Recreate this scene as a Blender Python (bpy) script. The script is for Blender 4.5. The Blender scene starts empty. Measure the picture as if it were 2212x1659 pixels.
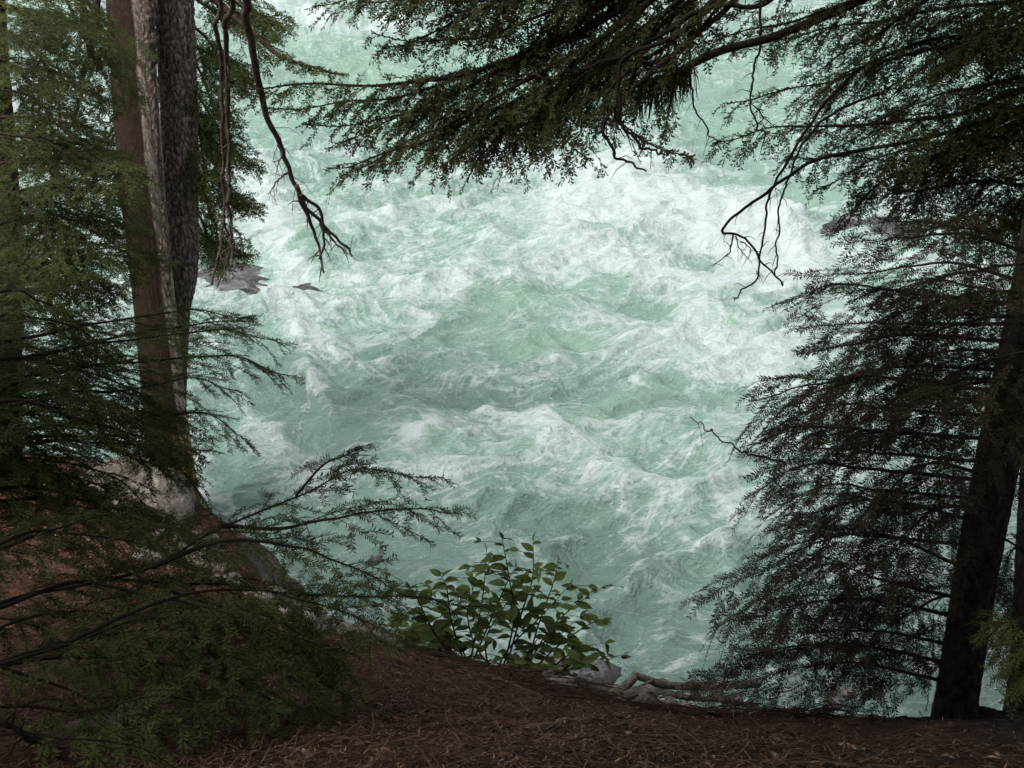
import bpy, math, random
import numpy as np
R = math.radians
rng = np.random.default_rng(7)
random.seed(7)
C = bpy.context.scene.collection

# ------------------------------------------------------------------ camera
CAM = np.array([0.0, 0.0, 5.5]); PITCH = R(25); F = 2605.0; W2, H2 = 1106.0, 829.5
cp, sp_ = math.cos(PITCH), math.sin(PITCH)
def at(px, py, D):
    X = (px-W2)/F*D; Y = -(py-H2)/F*D
    return np.array([CAM[0]+X, CAM[1]+D*cp+Y*sp_, CAM[2]-D*sp_+Y*cp])
def project(P):
    d = P-CAM
    D = d[..., 1]*cp-d[..., 2]*sp_
    Y = d[..., 1]*sp_+d[..., 2]*cp
    return W2+d[..., 0]/D*F, H2-Y/D*F
def on_plane(px, py, z):
    a = at(px, py, 1.0)-CAM
    return CAM+a*((z-CAM[2])/a[2])
cd = bpy.data.cameras.new('camera'); cam = bpy.data.objects.new('camera', cd); C.objects.link(cam)
cam.location = CAM; cam.rotation_euler = (R(90)-PITCH, 0, 0)
cd.sensor_width = 36; cd.lens = 18/(W2/F); cd.clip_end = 1000; cd.clip_start = 0.05
bpy.context.scene.camera = cam

# ------------------------------------------------------------------ noise
_perm = np.random.default_rng(3).permutation(256)
_perm = np.concatenate([_perm, _perm]).astype(np.int64)
_ga = np.random.default_rng(4).uniform(0, 2*np.pi, 256)
_gx, _gy = np.cos(_ga), np.sin(_ga)
def pn(x, y, seed=0):
    x = np.asarray(x, float)+seed*17.31; y = np.asarray(y, float)-seed*9.77
    xi = np.floor(x).astype(np.int64); yi = np.floor(y).astype(np.int64)
    xf = x-xi; yf = y-yi
    u = xf*xf*xf*(xf*(xf*6-15)+10); v = yf*yf*yf*(yf*(yf*6-15)+10)
    def g(a, b, fx, fy):
        h = _perm[_perm[(xi+a) & 255]+((yi+b) & 255)]
        return _gx[h]*fx+_gy[h]*fy
    n0 = g(0, 0, xf, yf)*(1-u)+g(1, 0, xf-1, yf)*u
    n1 = g(0, 1, xf, yf-1)*(1-u)+g(1, 1, xf-1, yf-1)*u
    return (n0*(1-v)+n1*v)*1.5
def fbm(x, y, o=4, seed=0, gain=.5):
    r = 0; a = 1.0; s = 0
    for i in range(o):
        r = r+a*pn(x*2**i, y*2**i, seed+i*5); s += a; a *= gain
    return r/s
def ridge(x, y, o=3, seed=0):
    r = 0; a = 1.0; s = 0
    for i in range(o):
        r = r+a*(1-2*np.abs(pn(x*2**i, y*2**i, seed+i*5))); s += a; a *= .5
    return r/s
def sstep(a, b, x):
    t = np.clip((x-a)/(b-a), 0, 1); return t*t*(3-2*t)

# ------------------------------------------------------------------ mesh helpers
def mesh(name, verts, faces, mat=None, smooth=True, attrs=None, mats=None, matidx=None):
    """faces: list of int arrays (n,3)/(n,4)"""
    me = bpy.data.meshes.new(name)
    if not isinstance(faces, list): faces = [faces]
    faces = [np.asarray(f, np.int32) for f in faces if len(f)]
    verts = np.asarray(verts, np.float32)
    me.vertices.add(len(verts)); me.vertices.foreach_set('co', verts.ravel())
    loops = np.concatenate([f.ravel() for f in faces])
    cnt = np.concatenate([np.full(len(f), f.shape[1], np.int32) for f in faces])
    st = np.concatenate([[0], np.cumsum(cnt)[:-1]]).astype(np.int32)
    me.loops.add(len(loops)); me.loops.foreach_set('vertex_index', loops)
    me.polygons.add(len(cnt)); me.polygons.foreach_set('loop_start', st)
    me.update(calc_edges=True)
    me.polygons.foreach_set('use_smooth', np.full(len(cnt), smooth))
    for k, v in (attrs or {}).items():
        a = me.attributes.new(k, 'FLOAT', 'POINT'); a.data.foreach_set('value', np.asarray(v, np.float32))
    if mat: me.materials.append(mat)
    me.update()
    return me
def obj(name, me, parent=None, loc=(0, 0, 0)):
    o = bpy.data.objects.new(name, me); C.objects.link(o); o.location = loc
    if parent is not None: o.parent = parent
    return o
def thing(name, label, cat, base, group=None):
    o = bpy.data.objects.new(name, None); C.objects.link(o); o.location = base
    o.empty_display_size = .2
    return tag(o, label, cat, group)
def tag(o, label, cat, group=None):
    o['label'] = label; o['category'] = cat
    if group: o['group'] = group
    return o
def spline(pts, n):
    P = np.asarray(pts, float)
    if len(P) == 2: P = np.array([P[0], (P[0]+P[1])/2, P[1]])
    Q = np.vstack([2*P[0]-P[1], P, 2*P[-1]-P[-2]])
    t = np.linspace(0, len(P)-1-1e-9, n); i = t.astype(int); f = (t-i)[:, None]
    a, b, c, d = Q[i], Q[i+1], Q[i+2], Q[i+3]
    return .5*((2*b)+(-a+c)*f+(2*a-5*b+4*c-d)*f**2+(-a+3*b-3*c+d)*f**3)
def norm(v): return v/np.maximum(np.linalg.norm(v, axis=-1, keepdims=True), 1e-9)
def tangents(P): return norm(np.gradient(P, axis=0))
def tube(P, rad, k=6, rfun=None, cap=True):
    P = np.asarray(P); n = len(P); T = tangents(P)
    ref = np.array([0, 0, 1.]) if abs(T[:, 2]).mean() < .8 else np.array([0, -1., 0])
    A = norm(np.cross(T, ref)); B = np.cross(A, T)
    th = np.linspace(0, 2*np.pi, k, endpoint=False)
    if np.ndim(rad) and len(rad) != n: rad = np.interp(np.linspace(0, 1, n), np.linspace(0, 1, len(rad)), rad)
    rad = np.broadcast_to(np.asarray(rad, float).reshape(-1, 1), (n, 1)) if np.ndim(rad) else np.full((n, 1), rad)
    rr = np.repeat(rad, k, 1)
    if rfun is not None: rr = rfun(th[None, :], np.concatenate([[0], np.cumsum(np.linalg.norm(np.diff(P, axis=0), axis=1))])[:, None], rr)
    V = P[:, None, :]+rr[..., None]*(A[:, None, :]*np.cos(th)[None, :, None]+B[:, None, :]*np.sin(th)[None, :, None])
    i = np.arange(n-1)[:, None]; j = np.arange(k)[None, :]; j2 = (j+1) % k
    Fq = np.stack([i*k+j, i*k+j2, (i+1)*k+j2, (i+1)*k+j], -1).reshape(-1, 4)
    V = V.reshape(-1, 3)
    tri = np.zeros((0, 3), int)
    if cap:
        V = np.vstack([V, P[0:1], P[-1:]]); a = n*k; b = a+1; jj = np.arange(k)
        tri = np.vstack([np.stack([np.full(k, a), (jj+1) % k, jj], -1), np.stack([np.full(k, b), (n-1)*k+jj, (n-1)*k+(jj+1) % k], -1)])
    return V, Fq, tri
class MB:
    def __init__(s): s.v = []; s.q = []; s.t = []; s.n = 0
    def add(s, V, Q=None, T=None):
        if Q is not None and len(Q): s.q.append(np.asarray(Q)+s.n)
        if T is not None and len(T): s.t.append(np.asarray(T)+s.n)
        s.v.append(np.asarray(V)); s.n += len(V)
    def tube(s, P, r, k=6, **kw): s.add(*tube(P, r, k, **kw))
    def mesh(s, name, mat, base=(0, 0, 0), smooth=True):
        V = np.vstack(s.v)-np.asarray(base)
        f = []
        if s.q: f.append(np.vstack(s.q))
        if s.t: f.append(np.vstack(s.t))
        return mesh(name, V, f, mat, smooth)

# ------------------------------------------------------------------ materials
def newmat(name):
    m = bpy.data.materials.new(name); m.use_nodes = True
    nt = m.node_tree; return m, nt, nt.nodes['Principled BSDF']
def N(nt, t, **kw):
    n = nt.nodes.new(t)
    for k, v in kw.items():
        if k in n.inputs.keys(): n.inputs[k].default_value = v
        else: setattr(n, k, v)
    return n
def ramp(nt, fac, stops):
    r = N(nt, 'ShaderNodeValToRGB'); e = r.color_ramp.elements
    while len(e) < len(stops): e.new(.5)
    for el, (p, c) in zip(e, stops): el.position = p; el.color = (*c, 1)
    nt.links.new(fac, r.inputs[0]); return r.outputs[0]
def noise(nt, scale, detail=4, rough=.55, vec=None, dist=0):
    n = N(nt, 'ShaderNodeTexNoise', Scale=scale, Detail=detail, Roughness=rough, Distortion=dist)
    if vec is not None: nt.links.new(vec, n.inputs['Vector'])
    return n.outputs['Fac']
def coords(nt, scale=(1, 1, 1), rot=(0, 0, 0), kind='geo'):
    if kind == 'geo': s = N(nt, 'ShaderNodeNewGeometry').outputs['Position']
    else: s = N(nt, 'ShaderNodeTexCoord').outputs['Object']
    mp = N(nt, 'ShaderNodeMapping'); mp.inputs['Scale'].default_value = scale; mp.inputs['Rotation'].default_value = rot
    nt.links.new(s, mp.inputs[0]); return mp.outputs[0]
def mth(nt, op, a, b=None, clamp=False):
    n = N(nt, 'ShaderNodeMath'); n.operation = op; n.use_clamp = clamp
    for i, v in enumerate((a, b)):
        if v is None: continue
        if isinstance(v, (int, float)): n.inputs[i].default_value = v
        else: nt.links.new(v, n.inputs[i])
    return n.outputs[0]
def mixc(nt, fac, a, b):
    n = N(nt, 'ShaderNodeMix'); n.data_type = 'RGBA'
    for i, v in ((0, fac), (6, a), (7, b)):
        if isinstance(v, (int, float)): n.inputs[i].default_value = v
        elif isinstance(v, tuple): n.inputs[i].default_value = (*v, 1)
        else: nt.links.new(v, n.inputs[i])
    return n.outputs[2]
def bump(nt, h, strength, dist, b):
    n = N(nt, 'ShaderNodeBump', Strength=strength, Distance=dist)
    nt.links.new(h, n.inputs['Height']); nt.links.new(n.outputs[0], b.inputs['Normal'])

def foliage_mat(name, dark, light, trans, spec=.25):
    m, nt, b = newmat(name)
    g = N(nt, 'ShaderNodeNewGeometry')
    f = mth(nt, 'ADD', mth(nt, 'MULTIPLY', noise(nt, 2.2, 3, vec=g.outputs['Position']), 1.5),
            mth(nt, 'MULTIPLY', g.outputs['Random Per Island'], .5))
    f = mth(nt, 'SUBTRACT', f, .5, True)
    col = ramp(nt, f, [(0, dark), (.55, tuple((a+c)/2*.9 for a, c in zip(dark, light))), (1, light)])
    nt.links.new(col, b.inputs['Base Color']); b.inputs['Roughness'].default_value = .7
    b.inputs['Specular IOR Level'].default_value = spec
    if trans > 0:
        tr = N(nt, 'ShaderNodeBsdfTranslucent'); nt.links.new(col, tr.inputs[0])
        mx = N(nt, 'ShaderNodeMixShader'); mx.inputs[0].default_value = trans
        nt.links.new(b.outputs[0], mx.inputs[1]); nt.links.new(tr.outputs[0], mx.inputs[2])
        nt.links.new(mx.outputs[0], nt.nodes['Material Output'].inputs[0])
    return m
M_needle_green = foliage_mat('hemlock_needles_green', (.022, .032, .012), (.105, .132, .042), .3, .08)
M_needle_mid = foliage_mat('hemlock_needles_mid', (.03, .04, .015), (.12, .145, .045), .3, .08)
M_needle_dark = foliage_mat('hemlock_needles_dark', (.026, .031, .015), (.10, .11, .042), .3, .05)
M_needle_shaded = foliage_mat('hemlock_needles_shaded', (.018, .018, .011), (.06, .05, .028), .2, .04)  # same hemlock needles with the right side's shade put into the colour
M_leaf = foliage_mat('shrub_leaves', (.04, .062, .018), (.16, .22, .06), .38, .25)
M_tips = foliage_mat('hemlock_fresh_tips', (.06, .07, .022), (.16, .18, .055), .3, .1)
M_moss = foliage_mat('moss', (.03, .035, .012), (.13, .13, .04), .1, .1)

def twig_mat(name, c1, c2):
    m, nt, b = newmat(name)
    f = noise(nt, 30, 4, vec=coords(nt))
    nt.links.new(ramp(nt, f, [(.3, c1), (.7, c2)]), b.inputs['Base Color'])
    b.inputs['Roughness'].default_value = .9; b.inputs['Specular IOR Level'].default_value = .15
    bump(nt, f, .5, .004, b); return m
M_twig = twig_mat('twig_bark', (.018, .012, .009), (.06, .04, .03))
M_twig_dark = twig_mat('dark_twig_bark', (.011, .008, .006), (.028, .02, .015))
M_deadwood = twig_mat('dead_branch_wood', (.04, .03, .024), (.13, .1, .08))
M_stick = twig_mat('fallen_stick_wood', (.06, .04, .028), (.19, .13, .09))
M_drift = twig_mat('driftwood', (.03, .025, .021), (.16, .135, .115))

def bark_mat(name, c1, c2, c3, sc=1.0):
    m, nt, b = newmat(name)
    v = coords(nt, (25*sc, 25*sc, 12*sc))
    vo = N(nt, 'ShaderNodeTexVoronoi', Scale=1.0); vo.feature = 'DISTANCE_TO_EDGE'
    w = N(nt, 'ShaderNodeVectorMath'); w.operation = 'ADD'
    nz = N(nt, 'ShaderNodeTexNoise', Scale=.9, Detail=3.0); nt.links.new(v, nz.inputs['Vector'])
    nt.links.new(v, w.inputs[0]); nt.links.new(nz.outputs['Color'], w.inputs[1]); nt.links.new(w.outputs[0], vo.inputs['Vector'])
    fine = noise(nt, 4, 5, .7, v)
    e = mth(nt, 'MULTIPLY', vo.outputs[0], 2.2, True)
    f = mth(nt, 'MULTIPLY', e, mth(nt, 'ADD', fine, .3))
    at_ = N(nt, 'ShaderNodeAttribute'); at_.attribute_name = 'relief'
    f2 = mth(nt, 'ADD', mth(nt, 'MULTIPLY', f, .5), mth(nt, 'MULTIPLY', at_.outputs['Fac'], .5))
    nt.links.new(ramp(nt, f2, [(.12, c1), (.34, c2), (.6, c3)]), b.inputs['Base Color'])
    b.inputs['Roughness'].default_value = .92; b.inputs['Specular IOR Level'].default_value = .15
    bump(nt, f, .9, .02, b); return m
M_bark = bark_mat('scaly_bark', (.02, .015, .012), (.085, .068, .058), (.27, .22, .19))
M_bark_dark = bark_mat('dark_bark', (.010, .009, .008), (.026, .023, .019), (.06, .052, .045))

def deadtrunk_mat():
    m, nt, b = newmat('bare_weathered_wood')
    v = coords(nt, (40, 40, 1.3)); f = noise(nt, 1, 6, .65, v)
    v2 = coords(nt, (120, 120, 3)); f2 = noise(nt, 1, 3, .6, v2)
    ff = mth(nt, 'ADD', mth(nt, 'MULTIPLY', f, .6), mth(nt, 'MULTIPLY', f2, .4))
    red = ramp(nt, ff, [(.3, (.012, .007, .005)), (.5, (.032, .018, .013)), (.7, (.06, .036, .026))])
    grey = ramp(nt, ff, [(.32, (.05, .035, .028)), (.46, (.17, .135, .11)), (.62, (.48, .43, .37))])
    a = N(nt, 'ShaderNodeAttribute'); a.attribute_name = 'grey'
    c = mixc(nt, a.outputs['Fac'], red, grey)
    a2 = N(nt, 'ShaderNodeAttribute'); a2.attribute_name = 'ochre'
    och = ramp(nt, ff, [(.35, (.09, .05, .015)), (.6, (.42, .26, .07))])
    c = mixc(nt, a2.outputs['Fac'], c, och)
    nt.links.new(c, b.inputs['Base Color']); b.inputs['Roughness'].default_value = .85
    b.inputs['Specular IOR Level'].default_value = .2
    bump(nt, ff, .8, .02, b); return m
M_deadtrunk = deadtrunk_mat()

def rock_mat(name, c1, c2, c3, rough=.8):
    m, nt, b = newmat(name)
    f = noise(nt, 5, 8, .65, coords(nt), .4); f2 = noise(nt, 45, 4, .6, coords(nt))
    ff = mth(nt, 'ADD', mth(nt, 'MULTIPLY', f, .65), mth(nt, 'MULTIPLY', f2, .35))
    nt.links.new(ramp(nt, ff, [(.35, c1), (.5, c2), (.64, c3)]), b.inputs['Base Color'])
    b.inputs['Roughness'].default_value = rough; bump(nt, ff, .7, .03, b); return m
M_rock = rock_mat('grey_rock', (.03, .025, .022), (.10, .085, .075), (.28, .25, .22))
M_rock_moss = rock_mat('mossy_rock', (.03, .027, .02), (.085, .07, .052), (.2, .165, .125))
M_rock_wet = rock_mat('wet_rock', (.018, .018, .018), (.055, .054, .053), (.24, .245, .24), .4)

def ground_mat():
    m, nt, b = newmat('needle_covered_soil')
    v = coords(nt)
    f1 = noise(nt, 1.6, 5, .6, v, .5); f2 = noise(nt, 60, 4, .7, v, 1.2); f3 = noise(nt, 14, 3, .6, v)
    f = mth(nt, 'ADD', mth(nt, 'MULTIPLY', f2, .6), mth(nt, 'MULTIPLY', f3, .4))
    brown = ramp(nt, f, [(.34, (.022, .010, .007)), (.5, (.085, .040, .026)), (.66, (.27, .16, .105))])
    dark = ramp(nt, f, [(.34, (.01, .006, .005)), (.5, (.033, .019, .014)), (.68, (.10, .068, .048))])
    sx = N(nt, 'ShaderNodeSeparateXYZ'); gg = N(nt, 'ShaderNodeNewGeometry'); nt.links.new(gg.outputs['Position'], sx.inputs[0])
    zone = mth(nt, 'SUBTRACT', mth(nt, 'MULTIPLY', mth(nt, 'SUBTRACT', f1, .35), 3.0), mth(nt, 'MULTIPLY', sx.outputs[0], .32), True)  # brighter left, darker right: the bank's light put into the colour
    shade_soil = ramp(nt, f, [(.34, (.006, .005, .004)), (.5, (.018, .014, .011)), (.68, (.055, .045, .036))])
    rz = mth(nt, 'MULTIPLY', mth(nt, 'SUBTRACT', mth(nt, 'ADD', sx.outputs[0], f1), 1.1), 1.2, True)  # shade under the right-hand trees, painted into the soil colour
    dark = mixc(nt, rz, dark, shade_soil)
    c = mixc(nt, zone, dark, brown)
    gravel = ramp(nt, f, [(.34, (.02, .018, .016)), (.5, (.065, .056, .05)), (.68, (.2, .18, .16))])
    low = mth(nt, 'SUBTRACT', 1.0, mth(nt, 'MULTIPLY', mth(nt, 'SUBTRACT', sx.outputs[2], .35), 4.0), True)
    c = mixc(nt, low, c, gravel)
    nt.links.new(c, b.inputs['Base Color']); b.inputs['Roughness'].default_value = .95
    b.inputs['Specular IOR Level'].default_value = .1
    bump(nt, f, 1.0, .02, b); return m
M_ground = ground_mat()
def litter_mat():
    m, nt, b = newmat('fallen_needle_litter')
    g = N(nt, 'ShaderNodeNewGeometry')
    nt.links.new(ramp(nt, g.outputs['Random Per Island'], [(0, (.022, .01, .006)), (.5, (.075, .035, .022)), (.85, (.16, .083, .05)), (1, (.42, .29, .2))]), b.inputs['Base Color'])
    b.inputs['Roughness'].default_value = .8; b.inputs['Specular IOR Level'].default_value = .2
    return m
M_litter = litter_mat()

def water_mat():
    m, nt, b = newmat('milky_green_rapids')
    A = N(nt, 'ShaderNodeAttribute'); A.attribute_name = 'foam'
    G = N(nt, 'ShaderNodeAttribute'); G.attribute_name = 'green_tone'
    va = coords(nt, (1, 1.0, 1), (0, 0, R(25)))
    vb = coords(nt, (3.2, 6.0, 1), (0, 0, R(-28)))
    vc = coords(nt, (9, 14, 1), (0, 0, R(-15)))
    n1 = noise(nt, 2.2, 9, .68, va, 1.6)
    n2 = noise(nt, 1.6, 6, .7, vb, 1.8)
    n3 = noise(nt, 1.5, 5, .7, vc, 1.2)
    s = mth(nt, 'ADD', mth(nt, 'ADD', mth(nt, 'MULTIPLY', n1, .9), mth(nt, 'MULTIPLY', n2, .8)), mth(nt, 'MULTIPLY', n3, .65))
    n4 = noise(nt, 16, 4, .65, coords(nt, (1, 1.5, 1), (0, 0, R(-20))), 1.0)
    s = mth(nt, 'ADD', s, mth(nt, 'MULTIPLY', n4, .8))
    s = mth(nt, 'SUBTRACT', s, 1.575)
    def vein(sc, vec, dist, pw):
        q = noise(nt, sc, 4, .6, vec, dist)
        q = mth(nt, 'ABSOLUTE', mth(nt, 'SUBTRACT', q, .5))
        q = mth(nt, 'SUBTRACT', 1.0, mth(nt, 'MULTIPLY', q, pw), True)
        return mth(nt, 'MULTIPLY', q, q)
    v1 = vein(1.1, coords(nt, (1, 1.5, 1), (0, 0, R(12))), 1.0, 14)
    v2 = vein(2.9, coords(nt, (1, 1.7, 1), (0, 0, R(-24))), .9, 11)
    veins = mth(nt, 'ADD', mth(nt, 'MULTIPLY', v1, .34), mth(nt, 'MULTIPLY', v2, .26))
    s = mth(nt, 'ADD', s, mth(nt, 'SUBTRACT', veins, .10))
    fo = mth(nt, 'ADD', A.outputs['Fac'], mth(nt, 'MULTIPLY', s, .78))
    mr = N(nt, 'ShaderNodeMapRange'); mr.interpolation_type = 'SMOOTHSTEP'
    mr.inputs['From Min'].default_value = .15; mr.inputs['From Max'].default_value = 1.0
    nt.links.new(fo, mr.inputs['Value']); fac = mr.outputs[0]
    gn = mth(nt, 'ADD', G.outputs['Fac'], mth(nt, 'MULTIPLY', mth(nt, 'SUBTRACT', n1, .5), .8), True)
    green = ramp(nt, gn, [(0, (.15, .235, .20)), (.5, (.25, .385, .32)), (1, (.28, .435, .345))])
    c = mixc(nt, fac, green, (.575, .66, .645))
    nt.links.new(c, b.inputs['Base Color'])
    rr = mth(nt, 'ADD', mth(nt, 'MULTIPLY', fac, .5), .22); nt.links.new(rr, b.inputs['Roughness'])
    b.inputs['IOR'].default_value = 1.33
    bh = mth(nt, 'ADD', mth(nt, 'ADD', mth(nt, 'MULTIPLY', n3, .5), mth(nt, 'MULTIPLY', n2, 1.0)), mth(nt, 'ADD', mth(nt, 'MULTIPLY', n1, 1.6), mth(nt, 'ADD', mth(nt, 'MULTIPLY', n4, .5), mth(nt, 'MULTIPLY', veins, .7))))
    bump(nt, bh, 1.0, .040, b)
    return m
M_water = water_mat()

# ------------------------------------------------------------------ ground
ctrl = [(440,1105,9.3),(480,1235,8.0),(700,1345,6.4),(850,1380,5.8),(1180,1460,5.0),(1400,1522,4.6),(1800,1538,4.5),(2212,1538,4.5),(2800,1538,4.6),
        (270,1010,10.5),(0,970,12),(-500,950,13.5),
        (1106,1659,2.25),(0,1659,2.5),(2212,1659,2.3),(-600,1659,2.8),(2900,1659,2.4),(300,1400,4.1),(0,1250,5.4),(600,1500,3.4),(0,1120,7.8),(300,1250,6.4),
        (-600,1250,6),(1400,1590,3.2),(1900,1600,3.0)]
ctrlW = np.array([at(*c) for c in ctrl])
extra = np.array([[0, 0, 4.0], [-2, 0, 4.1], [2, 0, 4.0], [0, -3, 4.5], [-4, -3, 4.7], [4, -3, 4.5], [0, -8, 5.6], [8, -8, 5.6], [-8, -8, 5.8], [7, 0, 4.1], [-7, 0, 4.4], [-12, 4, 4.0], [12, 3, 3.0], [-16, 11, 1.0]])
CP = np.vstack([ctrlW, extra])
def tps_fit(P, z, lam=.02):
    d = np.linalg.norm(P[:, None]-P[None], axis=2); K = np.where(d > 0, d*d*np.log(d+1e-12), 0)+lam*np.eye(len(P))
    A = np.block([[K, np.c_[np.ones(len(P)), P]], [np.c_[np.ones(len(P)), P].T, np.zeros((3, 3))]])
    return np.linalg.solve(A, np.r_[z, 0, 0, 0])
_w = tps_fit(CP[:, :2], CP[:, 2])
def tps(x, y):
    q = np.stack([x.ravel(), y.ravel()], 1); out = np.zeros(len(q))
    for i in range(0, len(q), 20000):
        d = np.linalg.norm(q[i:i+20000, None]-CP[None, :, :2], axis=2)
        out[i:i+20000] = (np.where(d > 0, d*d*np.log(d+1e-12), 0)) @ _w[:len(CP)]+_w[len(CP)]+q[i:i+20000] @ _w[len(CP)+1:]
    return out.reshape(x.shape)
crest = np.array([at(*c) for c in [(-500,950,13.5),(0,970,12),(270,1010,10.5),(440,1105,9.3),(480,1235,8.0),(700,1345,6.4),(850,1380,5.8),(1180,1460,5.0),(1400,1522,4.6),(1800,1538,4.5),(2212,1538,4.5),(2800,1538,4.6)]])
crest = np.vstack([[-40, crest[0, 1]+4, 1.0], crest, [40, crest[-1, 1]-3, crest[-1, 2]]])
def crest_d(x, y):
    """signed distance (positive on the river side), height of nearest crest point"""
    best = np.full(x.shape, 1e9); zc = np.zeros(x.shape); sg = np.zeros(x.shape)
    for a, b in zip(crest[:-1], crest[1:]):
        ab = b[:2]-a[:2]; L = ab @ ab
        t = np.clip(((x-a[0])*ab[0]+(y-a[1])*ab[1])/L, 0, 1)
        dx = x-(a[0]+t*ab[0]); dy = y-(a[1]+t*ab[1]); d = np.hypot(dx, dy)
        s = np.where(ab[0]*dy-ab[1]*dx > 0, 1, -1)
        m = d < best; best = np.where(m, d, best); zc = np.where(m, a[2]+t*(b[2]-a[2]), zc); sg = np.where(m, s, sg)
    return best*sg, zc
_sh = np.array([on_plane(a, b, .1) for a, b in [(560,1262),(600,1282),(700,1322),(850,1366),(1000,1410),(1180,1446),(1300,1466),(1400,1480),(1600,1486),(2212,1492),(2900,1490)]])
SHX, SHY = _sh[:, 0], _sh[:, 1]
def ground_z(x, y):
    x = np.asarray(x, float); y = np.asarray(y, float)
    d, zc = crest_d(x, y); z = tps(x, y)
    d = d+.14*fbm(x*2.1, y*2.1, 4, 15)
    w = sstep(-.25, .05, d)
    out = zc-np.maximum(d, 0)*1.15
    z = z*(1-w)+out*w
    sh = .02-.45*np.maximum(0, y+.15-np.interp(x, SHX, SHY))+.08*fbm(x*1.7, y*1.7, 3, 19)
    sh = np.where((x > SHX[0]) & (d > .3), sh, -9)
    z = np.maximum(np.maximum(z, sh), -1.5)
    z += .05*fbm(x*.9, y*.9, 3, 11)+.018*pn(x*5, y*5, 12)+.009*pn(x*14, y*14, 13)
    return z
nx, ny = 620, 560
gx = np.concatenate([np.linspace(-30, -5.0, 90, endpoint=False), np.linspace(-5.0, 4.5, nx-150, endpoint=False), np.linspace(4.5, 30, 60)])
gy = np.concatenate([np.linspace(-15, 1, 60, endpoint=False), 1+11*np.linspace(0, 1, ny-60)**1.3, np.linspace(12.3, 22, 40)])
GX, GY = np.meshgrid(gx, gy)
GZ = ground_z(GX, GY)
nr, nc = GX.shape
ii = np.arange(nr-1)[:, None]; jj = np.arange(nc-1)[None, :]
gf = np.stack([ii*nc+jj, ii*nc+jj+1, (ii+1)*nc+jj+1, (ii+1)*nc+jj], -1).reshape(-1, 4)
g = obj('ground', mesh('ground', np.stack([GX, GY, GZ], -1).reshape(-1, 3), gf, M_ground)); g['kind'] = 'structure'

# ------------------------------------------------------------------ water
# strokes of foam (positive) and clear green water (negative): x1,y1,x2,y2,half width,foam,height
ST = [(560,430,640,600,48,.55,.12),(1010,330,1330,395,32,.35,.1),(1330,400,1700,520,46,.62,.3),(1200,470,1700,560,36,.36,.05),(1500,520,1730,600,30,.36,.05),
 (760,470,1250,430,28,.3,.08),(820,560,1200,520,36,.25,.05),(1240,580,1650,640,32,.35,.08),(1450,720,1700,800,50,.42,.05),(1350,780,1660,860,26,.25,.05),
 (600,680,690,740,32,.4,.1),(640,740,710,900,20,.42,.16),(700,770,830,810,20,.35,.08),(545,905,675,1060,34,.5,.16),(430,960,445,1080,18,.6,.05),
 (860,1000,1050,905,22,.32,.2),(1050,905,1200,960,16,.42,.22),(1180,950,1480,1120,22,.25,.16),(1440,1130,1560,1250,26,.2,.06),(890,990,960,1060,44,.25,.0),
 (860,650,1000,640,22,.3,.05),(640,640,760,610,24,.2,.03),(950,610,1180,600,22,.25,.06),(680,60,860,70,16,.5,.2),(560,20,700,45,14,.35,.1),
 (1180,60,1400,80,14,.3,.1),(900,300,1100,260,20,.15,.1),(0,230,230,260,40,.5,.1),(60,640,270,690,34,.2,.05),(100,620,280,640,20,.2,.0),
 (1700,480,1740,620,30,.4,.05),(1740,560,2100,610,26,.4,.1),(1650,600,1900,760,60,.3,.0),(1900,460,2212,520,30,.2,.05),(1250,300,1420,310,16,.3,.1),
 (1280,1060,1440,1250,34,.16,.1),(1350,1180,1500,1330,30,.14,.05),(900,720,1000,700,16,.2,.05),(1230,690,1400,720,24,.3,.05),(420,640,560,660,18,.3,.05),
 (1100,560,1400,600,30,.2,0),(720,500,900,660,40,.12,0),(1600,1100,2000,1300,80,.2,0),
 # clear patches
 (1540,270,1640,310,32,-.4,-.12),(1560,350,1640,390,18,-.45,-.1),(940,130,1100,190,36,-.35,-.05),(1300,150,1500,200,36,-.28,-.05),(650,540,690,610,30,-.4,-.08),
 (1090,765,1250,745,20,-.65,-.1),(1340,640,1420,690,26,-.5,-.12),(950,735,1060,700,22,-.45,-.06),(830,640,930,620,16,-.2,-.03),(720,860,1000,890,50,-.32,-.1),
 (1240,905,1330,915,20,-.45,-.14),(1320,890,1460,850,22,-.42,-.12),(1440,850,1600,880,20,-.25,-.06),(555,760,640,790,34,-.5,-.1),(590,860,650,960,34,-.42,-.1),
 (450,960,540,1080,34,-.45,-.06),(720,950,850,1000,34,-.3,-.06),(1040,640,1180,640,24,-.28,-.04),(1500,1010,1700,1080,50,-.25,-.06),(1450,1120,1520,1180,12,-.4,-.2),
 (1230,970,1420,1050,16,-.28,-.08),(1420,400,1560,410,20,-.2,0),(720,430,900,480,26,-.25,0),(960,520,1130,520,22,-.2,0),(560,1100,900,1240,60,-.2,0),
 (1100,1100,1400,1180,50,-.12,0),(1400,1380,1650,1450,40,-.3,0),(700,1230,900,1290,40,-.3,0),(1650,100,2200,300,80,-.15,0),(560,170,760,230,40,-.25,0),
 (1100,1220,1700,1300,60,-.08,0),(950,880,1010,870,14,-.25,-.05),(1700,420,1850,450,30,-.35,-.05)]
rows = []
h0 = CAM[2]
ang = np.linspace(R(52), R(9.2), 900)
yy = h0/np.tan(ang)
yy = np.concatenate([np.linspace(1.5, yy[0], 12, endpoint=False), yy, np.geomspace(yy[-1]*1.02, 180, 90)])
xx = np.linspace(-1, 1, 1000)
xx = np.sign(xx)*(.72*np.abs(xx)+.28*np.abs(xx)**4)
WX = (yy[:, None]*.92+3.0)*xx[None, :]*.8; WY = np.repeat(yy[:, None], len(xx), 1)
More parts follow.
